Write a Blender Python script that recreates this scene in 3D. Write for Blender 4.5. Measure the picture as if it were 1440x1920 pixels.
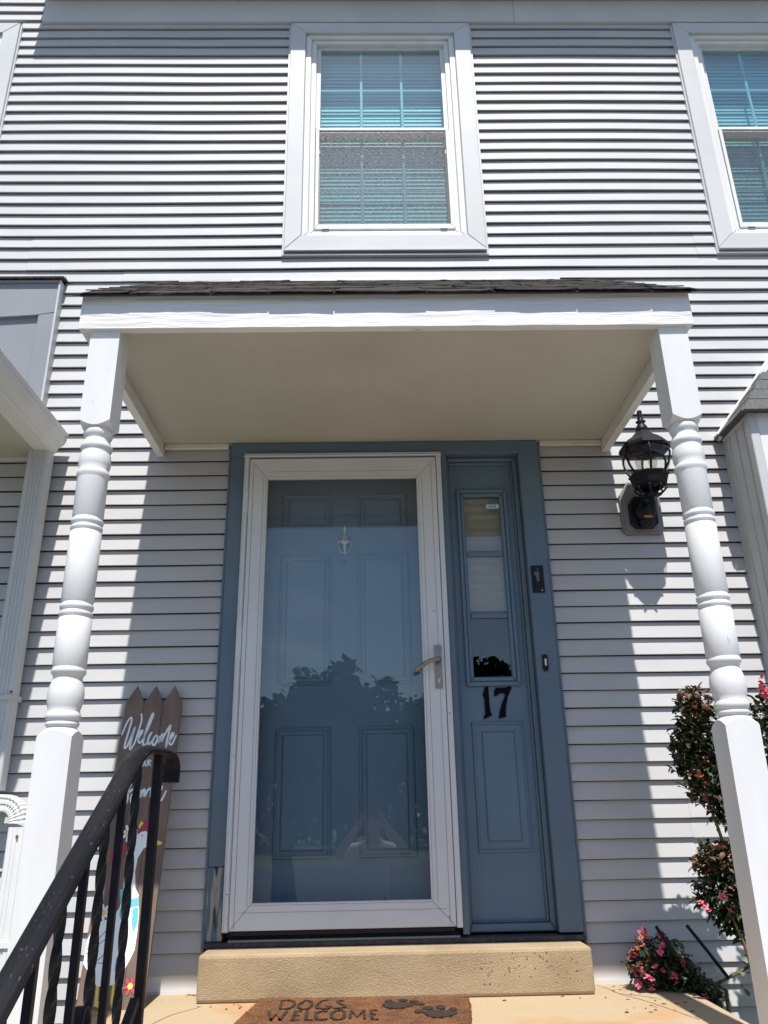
import bpy, bmesh, math, random
from mathutils import Vector, Matrix, noise
R = math.radians
rng = random.Random(17)
for o in list(bpy.data.objects): bpy.data.objects.remove(o)
S = bpy.context.scene
COL = S.collection

# ------------------------------------------------------------------ camera
CAM = Vector((0.0, -3.5206, 0.6206))
pit, yaw, rol = R(21.012), R(1.205), R(-1.1276)
fwd = Vector((math.sin(yaw)*math.cos(pit), math.cos(yaw)*math.cos(pit), math.sin(pit)))
rgt = Vector((math.cos(yaw), -math.sin(yaw), 0)); upv = rgt.cross(fwd)
r2 = rgt*math.cos(rol) + upv*math.sin(rol); u2 = upv*math.cos(rol) - rgt*math.sin(rol)
cd = bpy.data.cameras.new('camera'); cam = bpy.data.objects.new('camera', cd); COL.objects.link(cam)
cam.matrix_world = Matrix(((r2.x, u2.x, -fwd.x, CAM.x), (r2.y, u2.y, -fwd.y, CAM.y), (r2.z, u2.z, -fwd.z, CAM.z), (0, 0, 0, 1)))
cd.sensor_fit = 'HORIZONTAL'; cd.sensor_width = 36; cd.lens = 36*1475.55/1440
cd.clip_start = 0.005; cd.clip_end = 2000
S.camera = cam

# ------------------------------------------------------------------ sky, sun, exposure
LDIR = Vector((-0.04, 1.0, -2.04)).normalized()
W = bpy.data.worlds.new('World'); S.world = W; W.use_nodes = True
wn = W.node_tree.nodes; wl = W.node_tree.links; wn.clear()
wo = wn.new('ShaderNodeOutputWorld'); bg = wn.new('ShaderNodeBackground'); sky = wn.new('ShaderNodeTexSky')
sky.sky_type = 'NISHITA'; sky.sun_disc = False
sky.sun_elevation = math.asin(-LDIR.z); sky.sun_rotation = math.atan2(-LDIR.x, -LDIR.y)
sky.air_density = 1.0; sky.dust_density = 0.6; sky.ozone_density = 2.0
tc = wn.new('ShaderNodeTexCoord'); cn = wn.new('ShaderNodeTexNoise'); cn.inputs['Scale'].default_value = 3.4
cn.inputs['Detail'].default_value = 7; cn.inputs['Roughness'].default_value = .6
cm = wn.new('ShaderNodeMapping'); cm.inputs['Scale'].default_value = (1, 1, 2.2); cm.inputs['Location'].default_value = (.35, .2, .1)
cr = wn.new('ShaderNodeValToRGB'); cr.color_ramp.elements[0].position = .58; cr.color_ramp.elements[1].position = .78
mx = wn.new('ShaderNodeMixRGB'); mx.inputs['Color2'].default_value = (7.5, 7.9, 8.4, 1)
wl.new(tc.outputs['Generated'], cm.inputs[0]); wl.new(cm.outputs[0], cn.inputs['Vector']); wl.new(cn.outputs['Fac'], cr.inputs[0])
wl.new(sky.outputs[0], mx.inputs['Color1']); wl.new(cr.outputs[0], mx.inputs['Fac']); wl.new(mx.outputs[0], bg.inputs['Color'])
bg.inputs['Strength'].default_value = 0.105; wl.new(bg.outputs[0], wo.inputs[0])
sd = bpy.data.lights.new('sun', 'SUN'); sd.energy = 4.6; sd.angle = R(.53); sd.color = (1, .955, .89)
sun = bpy.data.objects.new('sun', sd); COL.objects.link(sun); sun.rotation_euler = LDIR.to_track_quat('-Z', 'Y').to_euler()
sun.location = (0, -6, 12)
S.view_settings.view_transform = 'Standard'; S.view_settings.look = 'None'; S.view_settings.gamma = 1
S.view_settings.use_curve_mapping = False; S.view_settings.exposure = 0.6
S.render.engine = 'CYCLES'
S.cycles.max_bounces = 6; S.cycles.diffuse_bounces = 3; S.cycles.glossy_bounces = 3; S.cycles.transparent_max_bounces = 16

# ------------------------------------------------------------------ materials
def nt(name):
    m = bpy.data.materials.new(name); m.use_nodes = True
    n = m.node_tree.nodes; return m, n, m.node_tree.links, n['Principled BSDF']
def mat(name, col, rough=.5, col2=None, scale=6, bump=0, bscale=80, stretch=(1, 1, 1), metal=0, lo=.4, hi=.62, detail=5, col3=None, s3=40, t3=.7, bdist=.002, spec=.5, dist=0):
    """Painted or raw surface: noise between two tints, optional fleck colour, fine bump."""
    m, n, l, p = nt(name)
    p.inputs['Roughness'].default_value = rough; p.inputs['Metallic'].default_value = metal
    p.inputs['Specular IOR Level'].default_value = spec
    tc = n.new('ShaderNodeTexCoord'); mp = n.new('ShaderNodeMapping'); mp.inputs['Scale'].default_value = stretch
    l.new(tc.outputs['Object'], mp.inputs[0])
    oi = n.new('ShaderNodeObjectInfo'); add = n.new('ShaderNodeVectorMath'); add.operation = 'ADD'
    sc = n.new('ShaderNodeMath'); sc.operation = 'MULTIPLY'; sc.inputs[1].default_value = 37.0
    l.new(oi.outputs['Random'], sc.inputs[0]); l.new(mp.outputs[0], add.inputs[0]); l.new(sc.outputs[0], add.inputs[1])
    vec = add.outputs[0]; out = None
    if col2:
        t = n.new('ShaderNodeTexNoise'); t.inputs['Scale'].default_value = scale; t.inputs['Detail'].default_value = detail
        l.new(vec, t.inputs['Vector'])
        rp = n.new('ShaderNodeValToRGB'); rp.color_ramp.elements[0].position = lo; rp.color_ramp.elements[1].position = hi
        rp.color_ramp.elements[0].color = (*col, 1); rp.color_ramp.elements[1].color = (*col2, 1)
        l.new(t.outputs['Fac'], rp.inputs[0]); out = rp.outputs[0]
        if col3:
            t3n = n.new('ShaderNodeTexNoise'); t3n.inputs['Scale'].default_value = s3; t3n.inputs['Detail'].default_value = 3
            l.new(vec, t3n.inputs['Vector'])
            r3 = n.new('ShaderNodeValToRGB'); r3.color_ramp.elements[0].position = t3; r3.color_ramp.elements[1].position = min(1, t3+.04)
            l.new(t3n.outputs['Fac'], r3.inputs[0])
            mm = n.new('ShaderNodeMixRGB'); mm.inputs['Color2'].default_value = (*col3, 1)
            l.new(r3.outputs[0], mm.inputs['Fac']); l.new(out, mm.inputs['Color1']); out = mm.outputs[0]
        l.new(out, p.inputs['Base Color'])
    else: p.inputs['Base Color'].default_value = (*col, 1)
    if bump:
        b = n.new('ShaderNodeTexNoise'); b.inputs['Scale'].default_value = bscale; b.inputs['Detail'].default_value = 6; b.inputs['Distortion'].default_value = dist
        l.new(vec, b.inputs['Vector'])
        bn = n.new('ShaderNodeBump'); bn.inputs['Strength'].default_value = bump; bn.inputs['Distance'].default_value = bdist
        l.new(b.outputs['Fac'], bn.inputs['Height']); l.new(bn.outputs[0], p.inputs['Normal'])
    return m
def glass(name, tint, f0=.04, rough=0.0):
    """One face of a thin pane: symmetric Schlick reflection over a tinted see-through body."""
    m, n, l, p = nt(name); n.remove(p); out = n['Material Output']
    tr = n.new('ShaderNodeBsdfTransparent'); tr.inputs[0].default_value = (*tint, 1)
    gl = n.new('ShaderNodeBsdfGlossy'); gl.inputs['Roughness'].default_value = rough
    lw = n.new('ShaderNodeLayerWeight'); lw.inputs['Blend'].default_value = .5
    pw = n.new('ShaderNodeMath'); pw.operation = 'POWER'; pw.inputs[1].default_value = 5
    ml = n.new('ShaderNodeMath'); ml.operation = 'MULTIPLY_ADD'; ml.inputs[1].default_value = 1-f0; ml.inputs[2].default_value = f0
    mix = n.new('ShaderNodeMixShader')
    l.new(lw.outputs['Facing'], pw.inputs[0]); l.new(pw.outputs[0], ml.inputs[0]); l.new(ml.outputs[0], mix.inputs[0])
    l.new(tr.outputs[0], mix.inputs[1]); l.new(gl.outputs[0], mix.inputs[2]); l.new(mix.outputs[0], out.inputs[0])
    return m
M = {}
M['siding'] = mat('vinyl_siding', (.45, .451, .458), .58, (.488, .488, .492), 2.2, .12, 5, (1, 1, 3), bdist=.004, spec=.18)
M['channel'] = mat('siding_channel', (.47, .475, .49), .45, (.51, .515, .525), 4)
M['sheath'] = mat('sheathing', (.2, .19, .18), .9)
M['white'] = mat('white_trim', (.66, .665, .67), .5, (.7, .705, .71), 5, .08, 40, spec=.25)
M['cap'] = mat('capped_trim', (.51, .525, .54), .52, (.55, .56, .57), 3, .1, 14, bdist=.003, spec=.25)
M['vinyl'] = mat('window_vinyl', (.64, .63, .62), .45, (.7, .695, .69), 9, .15, 30, (1, 1, .3), lo=.35, hi=.6, spec=.25)
M['post'] = mat('post_paint', (.635, .645, .655), .38, (.68, .69, .7), 9, .35, 45, (1, 1, .16), col3=(.5, .49, .47), s3=60, t3=.735, bdist=.0018)
M['peelpaint'] = mat('peeling_white_paint', (.64, .64, .64), .6, (.72, .72, .72), 6, 1.0, 26, (.22, 1, 2.6), bdist=.005, col3=(.3, .28, .25), s3=34, t3=.735)
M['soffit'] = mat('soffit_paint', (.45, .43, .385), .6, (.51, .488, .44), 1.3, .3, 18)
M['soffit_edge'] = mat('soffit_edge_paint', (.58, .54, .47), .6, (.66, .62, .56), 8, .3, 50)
M['blue'] = mat('slate_blue_paint', (.098, .146, .198), .42, (.112, .162, .215), 5, .12, 60, col3=(.05, .08, .11), s3=55, t3=.78)
M['door'] = mat('front_door_paint', (.108, .172, .243), .4, (.118, .186, .26), 4, .02, 12)
M['weathered'] = mat('weathered_paint', (.095, .142, .19), .85, (.3, .285, .26), 42, 1, 70, (1, 1, .13), lo=.5, hi=.56, col3=(.03, .028, .026), s3=38, t3=.56, bdist=.006)
M['storm'] = mat('storm_door_aluminium', (.59, .61, .645), .36, (.62, .64, .67), 4, .05, 40)
M['black'] = mat('black_metal', (.007, .007, .01), .45, (.011, .011, .015), 30, .2, 90, spec=.2)
M['railpaint'] = mat('worn_black_paint', (.008, .008, .01), .42, (.014, .014, .017), 12, .35, 50, (1, .3, .3), col3=(.06, .052, .045), s3=170, t3=.655, bdist=.0015, spec=.12)
M['plastic'] = mat('black_plastic', (.008, .008, .011), .5, spec=.3)
M['matte'] = mat('matte_black', (.006, .005, .007), .9, spec=.1)
M['grey'] = mat('grey_mount', (.17, .175, .18), .5, (.2, .2, .205), 8)
M['amber'] = mat('amber_label', (.42, .16, .04), .5)
M['nickel'] = mat('brushed_nickel', (.3, .27, .22), .42, (.36, .32, .27), 40, metal=1)
M['knocker'] = mat('knocker_metal', (.5, .48, .42), .3, (.62, .6, .55), 30, metal=1)
M['brass'] = mat('brass', (.62, .45, .16), .25, metal=1)
M['concrete'] = mat('stucco_concrete', (.3, .22, .128), .9, (.4, .3, .185), 5, .75, 130, (1, 1, 1.5), lo=.3, hi=.7, col3=(.36, .3, .21), s3=120, t3=.66, bdist=.006, dist=1.2)
M['stoop'] = mat('stoop_concrete', (.4, .305, .19), .9, (.41, .2, .07), 3.4, .8, 140, lo=.5, hi=.74, col3=(.3, .25, .18), s3=90, t3=.66, bdist=.003)
M['pebble'] = mat('dark_pebble', (.06, .045, .045), .8, (.1, .075, .07), 60)
M['pebble_pale'] = mat('pale_pebble', (.42, .34, .22), .8, (.5, .43, .3), 60)
M['lichen'] = mat('yellow_lichen', (.42, .26, .03), .95, (.3, .22, .08), 30, .8, 90)
M['shingle'] = mat('asphalt_shingle', (.012, .010, .010), .95, (.042, .034, .031), 45, 1, 300, bdist=.003)
M['shingle2'] = mat('grey_asphalt_shingle', (.06, .06, .062), .95, (.13, .13, .128), 130, 1, 300, bdist=.003)
M['wood'] = mat('stained_picket', (.19, .125, .09), .6, (.125, .083, .062), 22, .4, 70, (1, 1, .06), lo=.35, hi=.65)
M['ink'] = mat('white_blue_print', (.68, .8, .84), .6)
M['inkw'] = mat('white_print', (.78, .82, .84), .6)
M['inky'] = mat('yellow_print', (.75, .55, .1), .6)
M['inkr'] = mat('maroon_print', (.33, .03, .06), .6)
M['inkp'] = mat('rose_print', (.5, .05, .1), .6)
M['inkt'] = mat('teal_print', (.13, .48, .62), .6)
M['inkd'] = mat('dark_print', (.06, .05, .05), .7)
M['coir'] = mat('coir_fibre', (.2, .078, .024), .95, (.11, .04, .013), 14, 1, 300, lo=.35, hi=.65, col3=(.34, .19, .075), s3=230, t3=.6, bdist=.008)
M['coirink'] = mat('mat_print', (.012, .01, .009), 1, (.055, .032, .018), 150, 1, 240, bdist=.006)
M['leaf'] = mat('rose_leaf', (.018, .032, .011), .45, (.05, .066, .02), 30)
M['leafbrown'] = mat('dry_rose_leaf', (.1, .04, .022), .6, (.07, .05, .016), 40)
M['leafbig'] = mat('pale_leaf', (.06, .105, .055), .5, (.1, .16, .085), 25)
M['stem'] = mat('rose_stem', (.14, .075, .035), .6, (.09, .11, .03), 12)
M['pink'] = mat('pink_petal', (.62, .08, .15), .55, (.75, .22, .25), 90)
M['rust'] = mat('faded_petal', (.38, .1, .07), .7, (.5, .2, .1), 90)
M['blind'] = mat('blind_slat', (.74, .74, .72), .5)
M['shade'] = mat('pleated_shade', (.3, .27, .215), .8)
M['panelshaded'] = mat('shade_toned_panel', (.225, .243, .265), .5, (.25, .265, .285), 3, .15, 20)  # shade on the neighbour's panel is put into this grey base colour
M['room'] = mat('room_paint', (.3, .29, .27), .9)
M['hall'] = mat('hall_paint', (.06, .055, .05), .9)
M['sill'] = mat('weathered_sill', (.035, .038, .042), .8, (.07, .068, .062), 40, .6, 60)
M['dark'] = mat('dark_gap', (.01, .01, .01), .9)
M['rust_stain'] = mat('rust', (.25, .09, .02), .9, (.05, .02, .01), 200)
M['grass'] = mat('lawn', (.06, .1, .025), .95, (.1, .13, .04), 3, .5, 40)
M['asphalt'] = mat('asphalt', (.05, .05, .052), .9, (.065, .065, .066), 20, .4, 200)
M['path'] = mat('path_concrete', (.25, .24, .225), .9, (.3, .285, .265), 6, .5, 100)
M['tleaf'] = mat('tree_leaf', (.035, .055, .022), 1, (.05, .075, .032), .4, spec=0)
M['bark'] = mat('bark', (.09, .07, .05), .9, (.06, .045, .035), 20, .8, 30)
M['skin'] = mat('skin', (.42, .24, .16), .5)
M['shirt'] = mat('shirt_cloth', (.66, .66, .68), .8, (.6, .6, .62), 10, .4, 20)
M['denim'] = mat('denim', (.06, .1, .2), .85, (.08, .13, .24), 60)
M['hair'] = mat('hair', (.03, .02, .015), .6)
M['shoe'] = mat('shoe', (.1, .1, .1), .6)
M['sticker_blue'] = mat('sticker_blue', (.04, .16, .32), .4)
M['sticker_white'] = mat('sticker_white', (.6, .62, .6), .4)
M['glass'] = glass('clear_glass', (.95, .97, .97), .058)
M['teal'] = glass('low_e_glass', (.73, .92, .945), .15)
M['lampglass'] = glass('lantern_glass', (.93, .94, .93), .05)
M['bulb'] = glass('bulb_glass', (.8, .78, .7), .06, .1)
def screen_mat():
    m, n, l, p = nt('insect_screen'); out = n['Material Output']
    p.inputs['Base Color'].default_value = (.07, .07, .075, 1); p.inputs['Roughness'].default_value = .55
    tc = n.new('ShaderNodeTexCoord'); t = n.new('ShaderNodeTexNoise'); t.inputs['Scale'].default_value = 130; t.inputs['Detail'].default_value = 4
    mp = n.new('ShaderNodeMapping'); mp.inputs['Scale'].default_value = (.45, 1, 1.8)
    l.new(tc.outputs['Object'], mp.inputs[0]); l.new(mp.outputs[0], t.inputs['Vector'])
    r = n.new('ShaderNodeValToRGB'); r.color_ramp.elements[0].position = .38; r.color_ramp.elements[1].position = .62
    r.color_ramp.elements[0].color = (.06, .06, .06, 1); r.color_ramp.elements[1].color = (.66, .66, .66, 1)
    tr = n.new('ShaderNodeBsdfTransparent'); mix = n.new('ShaderNodeMixShader')
    l.new(t.outputs['Fac'], r.inputs[0]); l.new(r.outputs[0], mix.inputs[0]); l.new(tr.outputs[0], mix.inputs[1]); l.new(p.outputs[0], mix.inputs[2])
    l.new(mix.outputs[0], out.inputs[0]); return m
M['screen'] = screen_mat()

# ------------------------------------------------------------------ builders
WL = {}
def link(o, parent=None):
    COL.objects.link(o)
    if parent is not None:
        o.parent = parent; o.matrix_parent_inverse = Matrix.Translation(-WL[parent.name])
    WL[o.name] = Vector(o.location)
    return o
def tag(o, label=None, cat=None, group=None, kind=None):
    for k, v in (('label', label), ('category', cat), ('group', group), ('kind', kind)):
        if v: o[k] = v
    return o
def empty(name, loc, label=None, cat=None, group=None, parent=None):
    o = bpy.data.objects.new(name, None); o.location = loc; o.empty_display_size = .1
    link(o, parent); return tag(o, label, cat, group)
def finish(name, bm, m, parent=None, smooth=False, kind=None, label=None):
    """Close a bmesh (world coordinates) as one object whose origin is its centre."""
    co = [v.co for v in bm.verts]
    c = Vector([(min(v[i] for v in co)+max(v[i] for v in co))/2 for i in range(3)])
    bmesh.ops.translate(bm, verts=bm.verts, vec=-c)
    bmesh.ops.recalc_face_normals(bm, faces=bm.faces)
    me = bpy.data.meshes.new(name); bm.to_mesh(me); bm.free()
    for mm in (m if isinstance(m, (list, tuple)) else [m]): me.materials.append(M[mm])
    if smooth:
        for p in me.polygons: p.use_smooth = True
    o = bpy.data.objects.new(name, me); o.location = c; link(o, parent)
    return tag(o, label, None, None, kind)
def bbox(bm, x0, x1, y0, y1, z0, z1, bev=0, seg=1, mi=0):
    vs = [bm.verts.new((x, y, z)) for x in (x0, x1) for y in (y0, y1) for z in (z0, z1)]
    fs = [bm.faces.new([vs[i] for i in q]) for q in ((0, 1, 3, 2), (4, 6, 7, 5), (0, 4, 5, 1), (2, 3, 7, 6), (0, 2, 6, 4), (1, 5, 7, 3))]
    for f in fs: f.material_index = mi
    if bev:
        es = list({e for f in fs for e in f.edges})
        bmesh.ops.bevel(bm, geom=es, offset=bev, segments=seg, profile=.5, affect='EDGES')
    return vs
def box(name, x0, x1, y0, y1, z0, z1, m, parent=None, bev=.002, **k):
    bm = bmesh.new(); bbox(bm, x0, x1, y0, y1, z0, z1, bev); return finish(name, bm, m, parent, **k)
def bprism(bm, pts, y0, y1, bev=0):
    """Polygon in x,z pushed from y0 (front) to y1 (back)."""
    a = [bm.verts.new((x, y0, z)) for x, z in pts]; b = [bm.verts.new((x, y1, z)) for x, z in pts]; n = len(pts)
    f = bm.faces.new(a); fs = [f, bm.faces.new(b[::-1])]
    for i in range(n): fs.append(bm.faces.new((a[i], b[i], b[(i+1) % n], a[(i+1) % n])))
    if bev: bmesh.ops.bevel(bm, geom=list(f.edges), offset=bev, segments=1, profile=.5, affect='EDGES')
def prism(name, pts, y0, y1, m, parent=None, bev=.0015, **k):
    bm = bmesh.new(); bprism(bm, pts, y0, y1, bev); return finish(name, bm, m, parent, **k)
def blathe(bm, prof, cx, cy, seg=32, mi=0, rot=0, caps=True):
    rings = []
    for r, z in prof:
        rings.append([bm.verts.new((cx+r*math.cos(rot+2*math.pi*i/seg), cy+r*math.sin(rot+2*math.pi*i/seg), z)) for i in range(seg)])
    for a, b in zip(rings, rings[1:]):
        for i in range(seg):
            f = bm.faces.new((a[i], a[(i+1) % seg], b[(i+1) % seg], b[i])); f.material_index = mi; f.smooth = seg > 12
    if caps:
        bm.faces.new(rings[0][::-1]); bm.faces.new(rings[-1])
def btube(bm, path, rad, sides=8, caps=True, twist=0, square=False):
    path = [Vector(p) for p in path]; rings = []; ref = None
    for i, p in enumerate(path):
        t = (path[min(i+1, len(path)-1)]-path[max(i-1, 0)]).normalized()
        if ref is None: ref = Vector((1, 0, 0)) if abs(t.x) < .9 else Vector((0, 1, 0))
        a = (ref-t*ref.dot(t)).normalized(); ref = a; b = t.cross(a); r = rad[i] if isinstance(rad, (list, tuple)) else rad
        off = math.pi/4 if square else 0
        rings.append([bm.verts.new(p+(a*math.cos(off+twist*i+2*math.pi*j/sides)+b*math.sin(off+twist*i+2*math.pi*j/sides))*r) for j in range(sides)])
    for a, b in zip(rings, rings[1:]):
        for j in range(sides):
            f = bm.faces.new((a[j], a[(j+1) % sides], b[(j+1) % sides], b[j])); f.smooth = not square
    if caps: bm.faces.new(rings[0][::-1]); bm.faces.new(rings[-1])
def tube(name, path, rad, m, parent=None, sides=8, **k):
    bm = bmesh.new(); btube(bm, path, rad, sides); return finish(name, bm, m, parent, **k)
def catmull(pts, n=6):
    pts = [Vector((*p, 0)[:3]) for p in pts]; out = []
    for i in range(len(pts)-1):
        p0 = pts[max(i-1, 0)]; p1 = pts[i]; p2 = pts[i+1]; p3 = pts[min(i+2, len(pts)-1)]
        for k in range(n):
            t = k/n
            out.append(.5*((2*p1)+(p2-p0)*t+(2*p0-5*p1+4*p2-p3)*t*t+(3*p1-p0-3*p2+p3)*t**3))
    out.append(pts[-1]); return out
def ribbon(bm, pts, w, frame, h=.001, n=6, mi=0):
    """A brush stroke as a thin raised strip; frame(u, v, h) gives the place in the scene."""
    c = catmull(pts, n); top = []
    for i, p in enumerate(c):
        t = c[min(i+1, len(c)-1)]-c[max(i-1, 0)]
        if t.length < 1e-9: t = Vector((1, 0, 0))
        t.normalize(); nn = Vector((-t.y, t.x, 0)); ww = w*(.75+.25*math.sin(math.pi*i/max(1, len(c)-1)))*.5
        top.append((p+nn*ww, p-nn*ww))
    L = [[bm.verts.new(frame(a.x, a.y, hh)) for a in pr for hh in (h, -.0006)] for pr in top]
    for a, b in zip(L, L[1:]):
        for q in ((0, 2), (2, 3), (1, 0)):
            try:
                f = bm.faces.new((a[q[0]], b[q[0]], b[q[1]], a[q[1]])); f.material_index = mi
            except ValueError: pass
def mitre(names, x0, x1, z0, z1, w, yf, yb, m, parent, bev=.002, gap=.0004, step=0):
    """Four mitred boards round an opening; w = (left, right, bottom, top)."""
    a, b, c, d = w; g = gap
    X0, X1, Z0, Z1 = x0+a, x1-b, z0+c, z1-d
    quads = (((x0, z0+g), (X0, Z0+g), (X0, Z1-g), (x0, z1-g)), ((X1, Z0+g), (x1, z0+g), (x1, z1-g), (X1, Z1-g)),
             ((x0+g, z0), (x1-g, z0), (X1-g, Z0), (X0+g, Z0)), ((X0+g, Z1), (X1-g, Z1), (x1-g, z1), (x0+g, z1)))
    return [prism(nm, q, yf, yb, m, parent, bev) for nm, q in zip(names, quads)]

# ================================================================== THE SETTING
def sheet(name, pts, z, m):
    bm = bmesh.new(); bm.faces.new([bm.verts.new((x, y, z)) for x, y in pts]); o = finish(name, bm, m); return tag(o, kind='structure')
GZ = -1.0
sheet('ground', ((-400, -400), (400, -400), (400, 400), (-400, 400)), GZ, 'grass')
sheet('path', ((-200, -5.2), (200, -5.2), (200, -1.9), (-200, -1.9)), GZ+.004, 'path')
sheet('road', ((-200, -26), (200, -26), (200, -5.2), (-200, -5.2)), GZ+.004, 'asphalt')

# stoop and its steps
bm = bmesh.new()
bbox(bm, -1.06, 1.19, -1.62, .06, GZ-.05, -.012, .022, 3)
for i in range(4):
    zt = -.012-.2*(i+1); y1 = -1.62-.3*i
    bbox(bm, -.75, .85, y1-.3, y1-.001, GZ-.05, zt, .015, 2)
# a finer top so that the surface is not one flat face
st = finish('stoop', bm, 'stoop'); tag(st, kind='structure')

bm = bmesh.new(); rr = random.Random(12)
for cr_ in ([(.86, -.03), (.885, -.1), (.9, -.19), (.95, -.3), (.99, -.42), (1.04, -.6)], [(.9, -.19), (.97, -.24), (1.02, -.3)], [(-.62, -.24), (-.7, -.36), (-.74, -.5)]):
    ribbon(bm, cr_, .0035, lambda u, v, h: Vector((u, v, -.0115+h*.2)), .001, 8)
finish('crack', bm, 'pebble', st, kind='stuff')
bm = bmesh.new()
for _ in range(70):
    x, y = (rr.uniform(-.72, -.6), rr.uniform(-.06, -.02)) if rr.random() < .25 else ((rr.uniform(.84, 1.1), rr.uniform(-.5, -.03)) if rr.random() < .6 else (rr.uniform(-.75, .85), rr.uniform(-.3, -.21)))
    a = rr.uniform(0, 6.3); L = rr.uniform(.004, .014); w_ = L*rr.uniform(.2, .45); c, s_ = math.cos(a), math.sin(a); z = -.0112
    bm.faces.new([bm.verts.new((x+c*p-s_*q, y+s_*p+c*q, z+h)) for p, q, h in ((-L, 0, 0), (0, -w_, .003), (L, 0, .001), (0, w_, .002))])
finish('litter', bm, 'leafbrown', st, kind='stuff')

# ================================================================== TOWNHOUSE
house = empty('townhouse', (0, .15, GZ), 'grey vinyl sided townhouse front with slate blue door and white porch', 'house')
wall = box('wall', -4.2, -.70, .02, .2, GZ-.05, 6.4, 'sheath', house, 0)
def sheathing(x0, x1, z0, z1):
    box('sheathing_panel', x0, x1, .021, .2, z0, z1, 'sheath', wall, 0)
sheathing(.86, 4.2, GZ, 3.45); sheathing(-.6999, .8599, 2.36, 3.45); sheathing(-.6999, .8599, GZ, .15)
sheathing(-.6999, -.46, 3.4501, 5.7); sheathing(-.4599, .6799, 5.25, 5.7); sheathing(.68, 1.94, 3.4501, 5.7); sheathing(1.9401, 4.2, 5.25, 5.7); sheathing(3.0, 4.2, 3.4501, 5.2499)

# --- siding, one board per course and run
P = .0758; Z0 = .052
def wob(x, z, s, a): return a*noise.noise(Vector((x*s, z*3.1+7, s*5.3)))
def board(x0, x1, k, dy=0.0):
    zb = Z0+P*k; n = max(2, int((x1-x0)/.16)); bm = bmesh.new(); rows = []
    up = 1.0 if zb > 3.3 else .45
    jit = rng.uniform(-.0008, .0008)
    for i in range(n+1):
        x = x0+(x1-x0)*i/n
        dz = wob(x, 0, .55, .011*up)+wob(x, zb*.35, .9, .008*up)+wob(x, zb*4, 2.2, .0018)+jit
        yy = dy+wob(x+9, zb*2, 1.3, .0022)
        rows.append([bm.verts.new((x, y, z)) for y, z in ((.015+yy, zb+dz+.011), (-.0134+yy, zb+dz+.0008), (-.0146+yy, zb+dz), (-.0154+yy, zb+dz+.0025), (-.001+yy, zb+P+dz-.0032), (.015+yy, zb+P+dz-.0002))])
    for a, b in zip(rows, rows[1:]):
        for j in range(5): bm.faces.new((a[j], b[j], b[j+1], a[j+1]))
    return finish('siding_board', bm, 'siding', wall)
def holes(k):
    z = Z0+P*(k+.5); h = []
    if z > 3.49: h += [(-.444, .663), (1.946, 3.6), (-3.6, -2.117)]
    if .15 < z < 2.33: h.append((-.672, .84))
    if 2.5 < z < 3.31: h.append((-3.6, -1.605))
    if z < 2.36: h.append((1.772, 3.6))
    if z < .0: h.append((-1.055, 1.185))
    return sorted(h)
seams = {44: [-1.825, 1.828], 45: [-1.823, 1.826], 46: [-1.821, 1.824], 43: [-1.302, 1.82], 42: [-1.3], 7: [1.33], 6: [1.33], 24: [-1.31], 25: [-1.31]}
for k in range(-13, 69):
    runs = []; x = -2.55
    for a, b in holes(k):
        if a > x: runs.append((x, min(a, 2.55)))
        x = max(x, b)
    if x < 2.55: runs.append((x, 2.55))
    for a, b in runs:
        if b-a < .02: continue
        cuts = [s for s in seams.get(k, []) if a+.05 < s < b-.05]
        if cuts:
            board(a, cuts[0]+.02, k); prev = cuts[0]
            for c in cuts[1:]: board(prev, c+.02, k, -.0016); prev = c
            board(prev, b, k, -.0016)
        else: board(a, b, k)
for k in range(69, 76): board(-2.55, -1.99, k)
box('starter_strip', -1.05, -.655, -.012, .004, -.02, .052, 'white', wall, .001)
box('starter_strip', .822, 1.188, -.012, .004, -.02, .052, 'white', wall, .001)
# --- channels where siding stops
def channel(x0, x1, z0, z1, y=-.02): box('siding_channel', x0, x1, y, .01, z0, z1, 'channel', wall, .0015)
channel(-.456, -.4445, 3.47, 5.23); channel(.6635, .675, 3.47, 5.23); channel(1.934, 1.9455, 3.47, 5.23); channel(-2.1165, -2.105, 3.47, 5.23)
channel(-.456, .675, 3.462, 3.474, -.026); channel(1.934, 3.5, 3.462, 3.474, -.026); channel(-3.5, -2.105, 3.462, 3.474, -.026)
channel(-1.98, -.457, 5.222, 5.24, -.014); channel(.676, 1.933, 5.222, 5.24, -.014)

# --- eave over the top windows
box('frieze_board', -1.985, .95, -.034, .02, 5.241, 5.43, 'cap', house, .002)
box('frieze_board', .9515, 3.4, -.035, .02, 5.241, 5.43, 'cap', house, .002)
eave = box('eave', -2.0, 3.4, -.252, .3, 5.446, 5.60, 'white', house, .004)
for i in range(40):
    x = -1.985+i*.135
    prism('soffit_slat', [(x, 5.445), (x+.01, 5.432), (x+.118, 5.432), (x+.128, 5.445)], -.235, -.036, 'white', eave, 0)

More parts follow.
